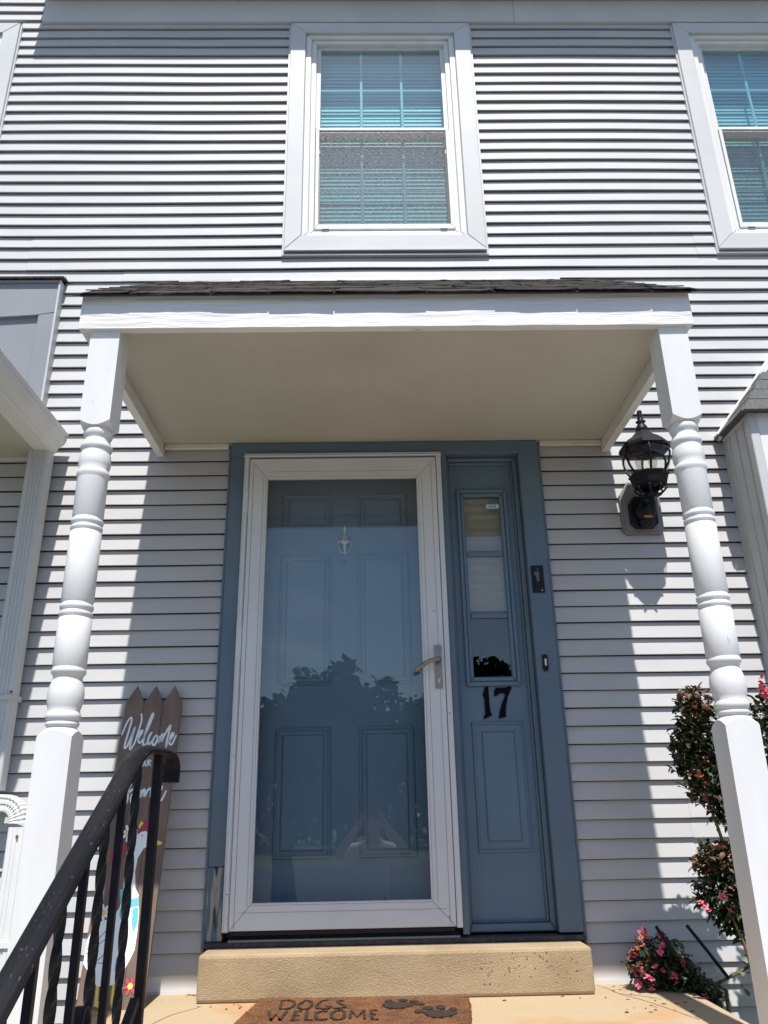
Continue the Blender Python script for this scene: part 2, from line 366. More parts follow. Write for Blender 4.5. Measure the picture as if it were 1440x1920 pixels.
# --- upstairs windows
def blind_part(win, x0, x1, z0, z1, y, pitch=.029, tilt=1.42, gaps=()):
    bm = bmesh.new(); z = z0; rr = random.Random(int(z0*1000+x0*77))
    while z < z1:
        t = tilt+rr.uniform(-.08, .08); d = .0155; s = rr.uniform(-.002, .002)
        vs = []
        for xx in (x0, (x0+x1)/2, x1):
            for q, lift in ((-1, 0), (0, .0022), (1, 0)):
                vs.append(bm.verts.new((xx, y+q*d*math.cos(t)+lift, z-q*d*math.sin(t)*-1+lift+s*(xx-x0))))
        for i in range(2):
            for j in range(2):
                bm.faces.new((vs[i*3+j], vs[i*3+3+j], vs[i*3+4+j], vs[i*3+1+j]))
        z += pitch
    return finish('blind', bm, 'blind', win, kind='stuff', smooth=False)
def window(x0, x1, cl):
    zb, zt = 3.5, 5.236
    w = empty('window', ((x0+x1)/2, 0, zb), parent=house)
    if cl: w['label'] = cl
    mitre(['casing_board']*4, x0, x1, zb, zt, (.092, .096, .096, .083), -.03, .02, 'cap', w, .003)
    box('drip_sill', x0-.002, x1+.002, -.037, -.002, zb-.014, zb-.0015, 'cap', w, .002)
    mitre(['frame_member']*4, x0+.0925, x1-.0965, zb+.0965, zt-.0835, (.035, .035, .03, .028), -.012, .06, 'vinyl', w, .004)
    gx0, gx1 = x0+.184, x1-.184
    mitre(['frame_member']*4, x0+.128, x1-.132, zb+.127, zt-.112, (.03, .028, .024, .03), .004, .08, 'vinyl', w, .003)
    # upper sash
    us = box('sash', gx0-.024, gx1+.024, .026, .07, 4.390, 4.432, 'vinyl', w, .003)
    mitre(['sash_member']*4, gx0-.026, gx1+.026, 4.4325, 5.095, (.026, .026, .001, .014), .03, .066, 'vinyl', w, .002)
    box('pane', gx0-.004, gx1+.004, .044, .048, 4.43, 5.084, 'teal', w, 0)
    dx = (gx1-gx0)/3
    for i in (1, 2): box('muntin', gx0+dx*i-.008, gx0+dx*i+.008, .052, .06, 4.43, 5.083, 'white', w, .002)
    box('muntin', gx0, gx1, .0525, .0595, 4.752, 4.766, 'white', w, .002)
    # lower sash behind its insect screen
    mitre(['screen_frame']*4, gx0-.022, gx1+.026, 3.663, 4.3895, (.02, .024, .034, .004), .002, .016, 'vinyl', w, .002)
    bm = bmesh.new(); bm.faces.new([bm.verts.new(c) for c in ((gx0-.004, .009, 3.69), (gx1+.004, .009, 3.69), (gx1+.004, .009, 4.388), (gx0-.004, .009, 4.388))])
    finish('insect_screen', bm, 'screen', w)
    box('pane', gx0-.004, gx1+.004, .074, .078, 3.68, 4.405, 'teal', w, 0)
    for i in (1, 2): box('muntin', gx0+dx*i-.008, gx0+dx*i+.008, .082, .09, 3.68, 4.4, 'white', w, .002)
    box('muntin', gx0, gx1, .0825, .0895, 4.0, 4.014, 'white', w, .002)
    mitre(['sash_member']*4, gx0-.03, gx1+.03, 3.64, 4.42, (.03, .03, .05, .03), .0705, .1, 'vinyl', w, .002)
    box('sash_latch', gx0+.02, gx0+.06, -.003, .001, 3.655, 3.662, 'plastic', w, .001)
    box('sash_latch', gx1-.06, gx1-.02, -.003, .001, 3.655, 3.662, 'plastic', w, .001)
    blind_part(w, gx0-.02, gx1+.012, 3.66, 5.14, .12)
    bm = bmesh.new()
    for q in (((x0, .2, 3.4), (x0, 1.6, 3.4), (x0, 1.6, 5.3), (x0, .2, 5.3)), ((x1, .2, 3.4), (x1, 1.6, 3.4), (x1, 1.6, 5.3), (x1, .2, 5.3)),
              ((x0, 1.6, 3.4), (x1, 1.6, 3.4), (x1, 1.6, 5.3), (x0, 1.6, 5.3)), ((x0, .2, 5.3), (x1, .2, 5.3), (x1, 1.6, 5.3), (x0, 1.6, 5.3)), ((x0, .2, 3.4), (x1, .2, 3.4), (x1, 1.6, 3.4), (x0, 1.6, 3.4))):
        bm.faces.new([bm.verts.new(c) for c in q])
    finish('room_lining', bm, 'room', w)
    return w
window(-.444, .663, 'double hung window above the porch roof')
window(1.946, 3.053, 'double hung window cut off by the right edge')
window(-3.224, -2.117, 'double hung window cut off by the left edge')

# --- door surround
sur = empty('door_surround', (.08, 0, .16), parent=house)
box('casing_board', -.664, -.596, -.034, .05, .436, 2.262, 'blue', sur, .002)
box('casing_board', -.665, -.596, -.032, .05, .165, .4345, 'weathered', sur, .004, label='weathered lower piece with peeling paint')
box('casing_board', -.664, .832, -.0345, .05, 2.2628, 2.329, 'blue', sur, .002)
box('casing_board', .735, .832, -.034, .05, .172, 2.262, 'blue', sur, .002)
box('mullion', .3535, .38, -.034, .06, .172, 2.262, 'blue', sur, .002)
box('edge_bead', -.677, -.6645, -.024, .02, .13, 2.322, 'blue', sur, .003)
box('edge_bead', .8325, .845, -.024, .02, .13, 2.322, 'blue', sur, .003)
box('jamb', -.6, -.56, .0505, .12, .165, 2.30, 'blue', sur, .002)
box('jamb', .33, .3999, .0605, .14, .165, 2.30, 'blue', sur, .002)
box('door_head', -.5595, .3295, .0505, .12, 2.2, 2.30, 'blue', sur, .002)
box('sill', -.66, .835, -.05, .14, .145, .163, 'sill', sur, .003, label='dark weathered sill under the doors')
box('threshold', -.57, .335, -.03, .05, .164, .184, 'dark', sur, .002)
box('threshold_strip', -.57, .34, -.048, -.0305, .164, .172, 'grey', sur, .001)

# --- front door, six raised panels
fd = empty('front_door', (-.11, .07, .185), parent=house)
box('door_slab', -.5598, .3298, .062, .105, .186, 2.199, 'door', fd, .001)
def raised(parent, x0, x1, z0, z1, yf, m, lvl):
    bm = bmesh.new(); rings = []
    for ins, y in lvl:
        rings.append([bm.verts.new(c) for c in ((x0+ins, yf-y, z0+ins), (x1-ins, yf-y, z0+ins), (x1-ins, yf-y, z1-ins), (x0+ins, yf-y, z1-ins))])
    for a, b in zip(rings, rings[1:]):
        for i in range(4): bm.faces.new((a[i], a[(i+1) % 4], b[(i+1) % 4], b[i]))
    bm.faces.new(rings[-1]); return finish('raised_panel', bm, m, parent)
LV = [(0, -.0004), (.004, .008), (.01, .009), (.016, .001), (.03, .0008), (.036, .008), (.044, .009)]
for x0, x1 in ((-.42, -.176), (-.054, .188)):
    for z0, z1 in ((1.915, 2.092), (1.166, 1.786), (.452, .984)): raised(fd, x0, x1, z0, z1, .062, 'door', LV)
kn = empty('door_knocker', (-.116, .05, 1.78), parent=fd)
bm = bmesh.new()
blathe(bm, [(.001, 1.93), (.006, 1.925), (.004, 1.917), (.008, 1.908), (.004, 1.9), (.005, 1.886), (.013, 1.872), (.022, 1.85), (.0245, 1.843), (.0245, 1.838), (.01, 1.83), (.006, 1.815), (.009, 1.806), (.005, 1.798), (.006, 1.783), (.001, 1.778)], -.116, .052, 20)
for v in bm.verts: v.co.y = .052+(v.co.y-.052)*.55
btube(bm, [(-.116+.033*math.cos(a), .043-.006*math.sin(-a), 1.842+.062*math.sin(a)) for a in [math.pi+math.pi*i/18 for i in range(19)]], .0033, 8)
bbox(bm, -.15, -.082, .046, .055, 1.836, 1.846, .002)
finish('knocker', bm, 'knocker', fd)
bpy.data.objects.remove(kn)
bm = bmesh.new(); blathe(bm, [(.009, 0), (.009, .004), (.004, .005)], 0, 0, 20)
bmesh.ops.rotate(bm, verts=bm.verts, cent=(0, 0, 0), matrix=Matrix.Rotation(R(90), 3, 'X')); bmesh.ops.translate(bm, verts=bm.verts, vec=(-.119, .062, 1.743)); finish('peephole', bm, 'door', fd)
bm = bmesh.new(); blathe(bm, [(.034, 0), (.033, .006), (.014, .01), (.012, .03), (.026, .042), (.029, .055), (.022, .066), (.004, .07)], 0, 0, 24)
bmesh.ops.rotate(bm, verts=bm.verts, cent=(0, 0, 0), matrix=Matrix.Rotation(R(90), 3, 'X')); bmesh.ops.translate(bm, verts=bm.verts, vec=(.262, .062, 1.075)); finish('door_knob', bm, 'brass', fd, smooth=True)
bm = bmesh.new(); blathe(bm, [(.028, 0), (.027, .012), (.02, .016), (.004, .017)], 0, 0, 24)
bmesh.ops.rotate(bm, verts=bm.verts, cent=(0, 0, 0), matrix=Matrix.Rotation(R(90), 3, 'X')); bmesh.ops.translate(bm, verts=bm.verts, vec=(.262, .062, 1.2)); finish('deadbolt', bm, 'brass', fd, smooth=True)

# --- storm door
sdm = empty('storm_door', (-.12, -.05, .2), parent=house)
box('frame_leg', -.594, -.5685, -.058, -.0345, .2, 2.242, 'storm', sdm, .002)
box('frame_leg', .3285, .352, -.058, -.0345, .2, 2.242, 'storm', sdm, .002)
bm = bmesh.new(); bbox(bm, -.597, .3545, -.062, -.0345, 2.2425, 2.252, .002); bbox(bm, -.596, .3535, -.056, -.0345, 2.2525, 2.264, .003)
finish('drip_cap', bm, 'storm', sdm)
for z0, z1 in ((.205, .335), (.338, .86), (.865, 1.26), (1.42, 1.955), (2.06, 2.238)):
    box('hinge_cover', -.5855, -.5725, -.066, -.0585, z0, z1, 'storm', sdm, .0025)
pieces = mitre(['stile', 'stile', 'bottom_rail', 'top_rail'], -.5665, .3255, .205, 2.232, (.081, .088, .09, .098), -.0615, -.036, 'storm', sdm, .0025, gap=.0006)
mitre(['glazing_bead']*4, -.4857, .2377, .295, 2.134, (.007, .007, .007, .007), -.064, -.04, 'storm', sdm, .0015)
for x0, x1, z0, z1 in ((-.548, -.546, .21, 2.2), (-.5, -.4985, .29, 2.13), (.301, .3025, .21, 2.2), (.2555, .257, .29, 2.13)):
    box('stile_groove', x0, x1, -.0622, -.0605, z0, z1, 'grey', sdm, 0)
box('rail_groove', -.53, .29, -.0622, -.0605, .268, .2692, 'grey', sdm, 0)
box('rail_groove', -.48, .235, -.0622, -.0605, 2.162, 2.1632, 'grey', sdm, 0)
box('pane', -.48, .232, -.05, -.0455, .3, 2.129, 'glass', sdm, 0)
bm = bmesh.new(); bbox(bm, .281, .314, -.069, -.0616, 1.124, 1.314, .003, 2)
finish('handle_plate', bm, 'nickel', sdm)
bm = bmesh.new()
lev = catmull([(.3, -1.248), (.285, -1.245), (.25, -1.234), (.215, -1.213), (.196, -1.198)], 5)
pth = [Vector((.3, -.068, 1.248)), Vector((.3, -.088, 1.248))]+[Vector((p.x, -.102-.006*math.sin(i/len(lev)*3), -p.y)) for i, p in enumerate(lev)]
btube(bm, pth, [.011, .01]+[.0095]*(len(lev)), 12); finish('handle_lever', bm, 'nickel', sdm, smooth=False)
bm = bmesh.new()
btube(bm, [(.295, -.032, 1.24), (.295, -.01, 1.24), (.27, -.002, 1.236), (.235, 0, 1.22), (.215, 0, 1.205)], .009, 12); finish('handle_lever', bm, 'nickel', sdm)
bm = bmesh.new(); blathe(bm, [(.0085, 0), (.0085, .0025), (.003, .003)], 0, 0, 20)
bmesh.ops.rotate(bm, verts=bm.verts, cent=(0, 0, 0), matrix=Matrix.Rotation(R(90), 3, 'X')); bmesh.ops.translate(bm, verts=bm.verts, vec=(.298, -.069, 1.172))
bbox(bm, .2925, .3035, -.0712, -.068, 1.15, 1.168, .001); finish('lock_cylinder', bm, 'knocker', sdm)
box('keyhole', .2965, .2995, -.0735, -.071, 1.1675, 1.177, 'dark', sdm, 0)
box('door_sweep', -.56, .32, -.055, -.038, .188, .204, 'dark', sdm, 0)
for x, z in ((.29, 1.47), (.338, 1.02), (.30, .24)):
    box('screw', x-.002, x+.002, -.064, -.0585, z-.002, z+.002, 'dark', sdm, 0)

# --- sidelight
sl = empty('sidelight', (.557, .05, .18), parent=house)
prism('body_panel', [(.381, .2), (.734, .2), (.734, 1.18), (.381, 1.18)], .0505, .09, 'door', sl, 0)
box('body_panel', .381, .734, .0505, .09, 2.07, 2.262, 'door', sl, 0)
box('body_panel', .381, .462, .0505, .09, 1.1805, 2.0695, 'door', sl, 0); box('body_panel', .642, .734, .0505, .09, 1.1805, 2.0695, 'door', sl, 0)
mitre(['stop_moulding']*4, .3805, .7345, .1725, 2.2615, (.014, .022, .03, .018), .01, .05, 'blue', sl, .004)
mitre(['stop_moulding']*4, .395, .712, .2035, 2.243, (.006, .01, .006, .012), .03, .0502, 'blue', sl, .003)
mitre(['light_frame']*4, .43, .676, 1.149, 2.101, (.0165, .0165, .018, .016), .036, .0503, 'door', sl, .003)
mitre(['light_frame']*4, .447, .659, 1.1675, 2.0845, (.019, .02, .022, .019), .041, .0602, 'door', sl, .005)
for z in (1.773, 1.472): box('glazing_bar', .467, .638, .043, .062, z-.0125, z+.0125, 'door', sl, .005)
for z0, z1 in ((1.19, 1.4593), (1.4849, 1.7603), (1.7857, 2.065)): box('pane', .4665, .6385, .055, .059, z0, z1, 'glass', sl, 0)
bm = bmesh.new(); n = 26
pv = []
for i in range(n+1):
    z = 1.5+(2.066-1.5)*i/n; y = .078+(.006 if i % 2 else 0)
    pv.append([bm.verts.new((.462, y, z)), bm.verts.new((.642, y, z))])
for a, b in zip(pv, pv[1:]): bm.faces.new((a[0], a[1], b[1], b[0]))
finish('pleated_shade', bm, 'shade', sl)
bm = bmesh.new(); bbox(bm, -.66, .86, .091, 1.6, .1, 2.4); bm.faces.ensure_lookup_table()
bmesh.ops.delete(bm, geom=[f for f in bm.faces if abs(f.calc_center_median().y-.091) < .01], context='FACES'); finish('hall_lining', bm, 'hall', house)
raised(sl, .441, .672, .462, .994, .0505, 'door', [(0, -.0004), (.004, .007), (.01, .008), (.015, .001), (.042, .001), (.048, .008), (.055, .009)])
ONE = [(500, 1106), (502, 1119), (510, 1134), (511, 1144), (524, 1148), (527, 1144), (527, 1072), (528, 1035), (536, 1026), (535, 1020), (502, 1006), (498, 1008), (499, 1016), (507, 1027), (507, 1094), (505, 1104)]
SEV = [(551, 1105), (552, 1127), (558, 1137), (564, 1141), (582, 1138), (603, 1139), (615, 1145), (630, 1145), (631, 1138), (611, 1100), (600, 1067), (596, 1038), (597, 1013), (579, 1011), (568, 1006), (565, 1011), (570, 1034), (583, 1071), (601, 1105), (601, 1115), (576, 1118), (562, 1105)]
prism('house_digit', [(a/1000, b/1000) for a, b in ONE], .043, .0504, 'matte', sl, .0015, label='black numeral one')
prism('house_digit', [(a/1000, b/1000) for a, b in SEV], .043, .0504, 'matte', sl, .0015, label='black numeral seven')
bm = bmesh.new()
bprism(bm, [(.606+.028*math.cos(a), 2.018+.028*math.sin(a)) for a in [2*math.pi*i/28 for i in range(28)]], .0538, .0548); finish('window_sticker', bm, 'sticker_blue', sl)
box('sticker_band', .574, .637, .0527, .0536, 2.004, 2.026, 'sticker_white', sl, 0)
for i, x in enumerate((.588, .597, .608, .617)): box('sticker_mark', x, x+.006, .0522, .0527, 2.01, 2.021, 'grey', sl, 0)

# --- porch posts
def porch_post(cx, cy, lab):
    h = .052; bm = bmesh.new()
    def block(z0, z1, zr0, zr1):
        # square block whose inner end is lathe-cut to a rounded shoulder
        N = 40; loops = []
        def sq(a):
            c, s = math.cos(a), math.sin(a); k = h/max(abs(c), abs(s)); return k
        lev = [(z0, 0), (z1, 0)] if zr0 is None else [(z0, 0), (z1, 0)]
        return sq
    N = 48
    ang = [math.pi/4+2*math.pi*i/N for i in range(N)]
    def sqr(a): return h/max(abs(math.cos(a)), abs(math.sin(a)))
    def ring(z, f):
        return [bm.verts.new((cx+f(a)*math.cos(a), cy+f(a)*math.sin(a), z(a) if callable(z) else z)) for a in ang]
    def join(a, b, sm):
        for i in range(N):
            f = bm.faces.new((a[i], a[(i+1) % N], b[(i+1) % N], b[i])); f.smooth = sm
    def shoulder(a, s, zc): return zc - s*(sqr(a)-h)*.9
    # lower block
    r0 = ring(-.0125, sqr); r1 = ring(lambda a: shoulder(a, 1, .872), sqr); join(r0, r1, False); bm.faces.new(r0[::-1])
    r2_ = ring(.882, lambda a: .0435); join(r1, r2_, False)
    prof = [(.0435, .885), (.049, .889), (.049, .897), (.0445, .901), (.0475, .905), (.0515, .911), (.0515, .92), (.0475, .928), (.046, .932),
            (.0495, .945), (.0535, .965), (.0538, .985), (.051, 1.005), (.0462, 1.02), (.0435, 1.028), (.0435, 1.034), (.047, 1.041), (.0515, 1.047), (.052, 1.056), (.0488, 1.062), (.0488, 1.066), (.0512, 1.07), (.0512, 1.218),
            (.0478, 1.221), (.0478, 1.224), (.0515, 1.229), (.0515, 1.237), (.048, 1.241), (.048, 1.246), (.0518, 1.251), (.0518, 1.26), (.0475, 1.266), (.0478, 1.272), (.0505, 1.276), (.0502, 1.508),
            (.0475, 1.511), (.0475, 1.514), (.0512, 1.519), (.0512, 1.527), (.0478, 1.531), (.0478, 1.536), (.0515, 1.541), (.0515, 1.549), (.0472, 1.555), (.0475, 1.562), (.05, 1.566), (.0498, 1.7),
            (.0505, 1.704), (.054, 1.712), (.0542, 1.722), (.05, 1.73), (.0478, 1.735), (.0525, 1.75), (.0535, 1.768), (.0505, 1.79), (.047, 1.802), (.0485, 1.806), (.0528, 1.814), (.0528, 1.824), (.0455, 1.835), (.0425, 1.846), (.0425, 1.852), (.0465, 1.858), (.0495, 1.868), (.0485, 1.877), (.0445, 1.883), (.043, 1.886)]
    pr = r2_
    for r, z in prof:
        q = ring(z, lambda a, r=r: r); join(pr, q, True); pr = q
    q = ring(lambda a: shoulder(a, -1, 1.888), sqr); join(pr, q, False)
    t = ring(2.3325, sqr); join(q, t, False); bm.faces.new(t)
    finish('porch_post', bm, 'post', house, label=lab)
porch_post(-.938, -1.044, 'turned white post left of the door')
porch_post(1.117, -1.044, 'turned white post right of the door')

# --- porch roof
FY = -1.112; X0R, X1R = -1.03, 1.19
pr_ = empty('porch_roof', (.08, 0, 2.29), parent=house)
bm = bmesh.new(); n = 60; A = []
for i in range(n+1):
    x = X0R+(X1R-X0R)*i/n; j = .0018*noise.noise(Vector((x*9, 3, 1)))
    A.append([bm.verts.new(c) for c in ((x, FY+.03, 2.262+j), (x, FY, 2.264+j), (x, FY-.0005, 2.325+j*.5), (x, FY, 2.4), (x, FY+.03, 2.4))])
for a, b in zip(A, A[1:]):
    for j in range(5): bm.faces.new((a[j], b[j], b[(j+1) % 5], a[(j+1) % 5]))
bm.faces.new(A[0]); bm.faces.new(A[-1][::-1])
finish('fascia_board', bm, 'peelpaint', pr_)
box('soffit_panel', X0R+.035, X1R-.035, FY+.031, -.012, 2.333, 2.341, 'soffit', pr_, 0)
box('ceiling_trim', X0R+.036, -.68, -.032, -.0125, 2.304, 2.3325, 'soffit_edge', pr_, .004)
box('ceiling_trim', .848, X1R-.036, -.032, -.0125, 2.304, 2.3325, 'soffit_edge', pr_, .004)
SLP = .806
for s, x0, x1 in ((0, X0R, X0R+.034), (1, X1R-.034, X1R)):
    bm = bmesh.new(); pts = [(FY+.0305, 2.268), (-.011, 2.272), (-.011, 2.365+SLP*1.139), (FY+.0305, 2.39)]
    a = [bm.verts.new((x0, y, z)) for y, z in pts]; b = [bm.verts.new((x1, y, z)) for y, z in pts]
    bm.faces.new(a); bm.faces.new(b[::-1])
    for i in range(4): bm.faces.new((a[i], a[(i+1) % 4], b[(i+1) % 4], b[i]))
    finish('side_board', bm, 'peelpaint', pr_)
bm = bmesh.new(); th = .012
def rz(y): return 2.39+SLP*(y+1.14)
vs = [bm.verts.new((x, y, rz(y)+d)) for x in (X0R-.004, X1R+.004) for y in (-1.13, -.011) for d in (-th, 0)]
for q in ((0, 1, 3, 2), (4, 6, 7, 5), (0, 4, 5, 1), (2, 3, 7, 6), (0, 2, 6, 4), (1, 5, 7, 3)): bm.faces.new([vs[i] for i in q])
finish('roof_deck', bm, 'sheath', pr_)
box('flashing', -.72, 1.05, -.018, -.0125, 3.27, 3.318, 'white', pr_, .001)
box('flashing', -1.0, -.7205, -.017, -.0125, 3.27, 3.308, 'white', pr_, .001)
bm = bmesh.new(); q = []
for i in range(61):
    xx = X0R-.02+(X1R-X0R+.04)*i/60; jg = .004*noise.noise(Vector((xx*11, 2, 0))); l_ = .002*noise.noise(Vector((xx*6, 5, 0)))
    q.append([bm.verts.new(v) for v in ((xx, -1.139+jg, rz(-1.139)-.006+l_), (xx, -1.139+jg, rz(-1.139)+.001+l_), (xx, -.95, rz(-.95)+.004), (xx, -.95, rz(-.95)+.0005))])
for a, b in zip(q, q[1:]):
    for j in range(4): bm.faces.new((a[j], b[j], b[(j+1) % 4], a[(j+1) % 4]))
bm.faces.new(q[0]); bm.faces.new(q[-1][::-1]); finish('starter_strip', bm, 'shingle', pr_)
for c in range(11):
    yb = -1.145+c*.112; x = X0R-.024-rng.uniform(0, .25 if c else 0)
    while x < X1R+.02:
        w = rng.uniform(.2, .34); x1 = min(x+w-.004, X1R+.026); xa = max(x, X0R-.026)
        if x1-xa > .03 and yb < -.06:
            bm = bmesh.new(); m_ = 5; q = []; yo = rng.uniform(-.006, .004); y1 = min(yb+.17, -.012)
            for i in range(m_+1):
                xx = xa+(x1-xa)*i/m_; lift = .004+.0045*abs(noise.noise(Vector((xx*7, c*3.3, 2))))+(.004 if i in (0, m_) and rng.random() < .4 else 0)
                sag = -.006*abs(noise.noise(Vector((xx*5, 9, 4)))) if c == 0 else 0
                jag = .003*noise.noise(Vector((xx*40, c*5., 0)))
                e = .02 if (c == 0 and (xx > X1R+.01 or xx < X0R-.01)) else 0
                q.append([bm.verts.new(v) for v in ((xx, yb+yo+jag, rz(yb)+lift+sag-e*.6), (xx, yb+yo+jag, rz(yb)+lift+.0055+sag-e*.6), (xx, y1, rz(y1)+.0065), (xx, y1, rz(y1)+.001))])
            for a, b in zip(q, q[1:]):
                for j in range(4): bm.faces.new((a[j], b[j], b[(j+1) % 4], a[(j+1) % 4]))
            bm.faces.new(q[0]); bm.faces.new(q[-1][::-1])
            finish('shingle', bm, 'shingle', pr_)
        x += w

# --- concrete door step
bm = bmesh.new(); bbox(bm, -.652, .815, -.2, -.0105, -.0115, .1445, .012, 2)
step = finish('door_step', bm, 'concrete', house, label='tan stucco step below the doors')
for nm, mm, n_, seed in (('dark_pebbles', 'pebble', 70, 3), ('pale_pebbles', 'pebble_pale', 230, 4)):
    rr = random.Random(seed); bm = bmesh.new()
    for _ in range(n_):
        x = rr.gauss(.52, .12) if mm == 'pebble' else rr.triangular(-.2, .8, .5); z = rr.gauss(.085, .026) if mm == 'pebble' else rr.uniform(.0, .13)
        z = min(.128, max(.0, z)); x = min(.795, x); w_ = rr.uniform(.002, .006)*(1 if mm == 'pebble' else .6); h_ = w_*rr.uniform(.4, .8); a_ = rr.uniform(0, 3)
        ring = [bm.verts.new((x+w_*math.cos(t)*math.cos(a_)-h_*math.sin(t)*math.sin(a_), -.1995, z+w_*math.cos(t)*math.sin(a_)+h_*math.sin(t)*math.cos(a_))) for t in [k*math.pi/3 for k in range(6)]]
        tip = bm.verts.new((x, -.2005-w_*.25, z))
        for k in range(6): bm.faces.new((ring[k], ring[(k+1) % 6], tip))
    finish(nm, bm, mm, step, kind='stuff')

# ================================================================== LANTERN AND BELLS
ln = empty('wall_lantern', (1.3, -.03, 1.83), 'black carriage lantern with clear globe on grey block right of the door', 'lantern')
prism('mount_block', [(1.222, 1.835), (1.382, 1.835), (1.4, 1.852), (1.4, 2.03), (1.352, 2.1), (1.252, 2.1), (1.205, 2.03), (1.205, 1.852)], -.034, 0, 'grey', ln, .004)
prism('mount_block_face', [(1.232, 1.848), (1.373, 1.848), (1.387, 1.862), (1.387, 2.022), (1.345, 2.075), (1.26, 2.075), (1.218, 2.022), (1.218, 1.862)], -.044, -.0345, 'grey', ln, .004)
prism('back_plate', [(1.262, 1.852), (1.338, 1.852), (1.366, 1.878), (1.366, 1.975), (1.336, 2.012), (1.264, 2.012), (1.236, 1.975), (1.236, 1.878)], -.07, -.0445, 'black', ln, .006)
bm = bmesh.new(); blathe(bm, [(.048, 0), (.048, .012), (.042, .026), (.024, .036), (.004, .038)], 0, 0, 32)
bmesh.ops.rotate(bm, verts=bm.verts, cent=(0, 0, 0), matrix=Matrix.Rotation(R(90), 3, 'X')); bmesh.ops.translate(bm, verts=bm.verts, vec=(1.302, -.07, 1.925)); finish('sensor_dome', bm, 'plastic', ln, smooth=True)
bm = bmesh.new(); blathe(bm, [(.036, 0), (.036, .02), (.03, .03), (.004, .034)], 0, 0, 32)
bmesh.ops.rotate(bm, verts=bm.verts, cent=(0, 0, 0), matrix=Matrix.Rotation(R(90), 3, 'X')); bmesh.ops.translate(bm, verts=bm.verts, vec=(1.303, -.07, 1.878)); finish('sensor_lens', bm, 'plastic', ln, smooth=True)
box('warning_label', 1.284, 1.323, -.112, -.1015, 1.889, 1.9, 'amber', ln, .001)
LX, LY = 1.298, -.2
bm = bmesh.new()
btube(bm, [(1.3, -.075, 1.955), (1.3, -.11, 1.965), (1.299, -.15, 1.95), (1.298, -.19, 1.93), (LX, LY, 1.945)], [.014, .012, .011, .011, .012], 12); finish('arm', bm, 'black', ln)
bm = bmesh.new()
blathe(bm, [(.003, 1.893), (.009, 1.897), (.011, 1.903), (.007, 1.909), (.012, 1.913), (.013, 1.917), (.009, 1.921), (.014, 1.925), (.015, 1.93), (.01, 1.935), (.012, 1.95), (.02, 1.958), (.03, 1.964)], LX, LY, 20); finish('stem', bm, 'black', ln)
bm = bmesh.new()
def octa(prof, seg=8): blathe(bm, prof, LX, LY, seg, rot=math.pi/8, caps=False)
octa([(.07, 2.005), (.074, 2.011), (.086, 2.052), (.092, 2.056), (.092, 2.062), (.078, 2.062), (.07, 2.03), (.062, 2.008), (.07, 2.005)])
octa([(.058, 1.998), (.066, 2.0), (.066, 2.0055), (.056, 2.0055), (.058, 1.998)])
for i in range(8):
    a = math.pi/8+math.pi*2*i/8; c, s = math.cos(a), math.sin(a)
    btube(bm, [(LX+r*c, LY+r*s, z) for r, z in ((.066, 2.0), (.07, 1.99), (.062, 1.982), (.052, 1.972), (.03, 1.962))], .0048, 6)
blathe(bm, [(.001, 1.96), (.03, 1.962), (.034, 1.968), (.02, 1.975), (.014, 2.0), (.02, 2.01), (.062, 2.014), (.064, 2.02)], LX, LY, 20)
finish('cage', bm, 'black', ln)
gp = [(.067, 2.058), (.083, 2.075), (.098, 2.1), (.108, 2.13), (.111, 2.15), (.106, 2.175), (.094, 2.198), (.08, 2.214)]
bm = bmesh.new(); blathe(bm, gp, LX, LY, 40, caps=False); finish('globe', bm, 'lampglass', ln, smooth=True)
for i in range(6):
    a = R(-100)+math.pi*2*i/6; c, s = math.cos(a), math.sin(a)
    bm = bmesh.new(); btube(bm, [(LX+(r+.001)*c, LY+(r+.001)*s, z) for r, z in gp], .0055, 6); finish('globe_rib', bm, 'black', ln)
bm = bmesh.new(); octa([(.088, 2.203), (.115, 2.186), (.12, 2.19), (.116, 2.207), (.094, 2.228), (.068, 2.246), (.048, 2.268), (.031, 2.284), (.027, 2.29)])
octa([(.088, 2.203), (.084, 2.218), (.03, 2.25)]); finish('lantern_cap', bm, 'black', ln)
bm = bmesh.new(); blathe(bm, [(.028, 2.283), (.03, 2.293), (.027, 2.308), (.018, 2.324), (.013, 2.33), (.024, 2.339), (.012, 2.346), (.015, 2.356), (.01, 2.366), (.0135, 2.372), (.009, 2.378), (.0125, 2.385), (.011, 2.396), (.004, 2.402)], LX, LY, 20); finish('finial', bm, 'black', ln, smooth=True)
for dx in (-.033, .03):
    bm = bmesh.new(); blathe(bm, [(.004, 2.16), (.016, 2.152), (.021, 2.136), (.018, 2.118), (.012, 2.1), (.011, 2.088)], LX+dx, LY+.004, 16); finish('bulb', bm, 'bulb', ln, smooth=True)
    bm = bmesh.new(); blathe(bm, [(.011, 2.09), (.0125, 2.088), (.0125, 2.03), (.011, 2.022)], LX+dx, LY+.004, 14); finish('candle_sleeve', bm, 'shade', ln)

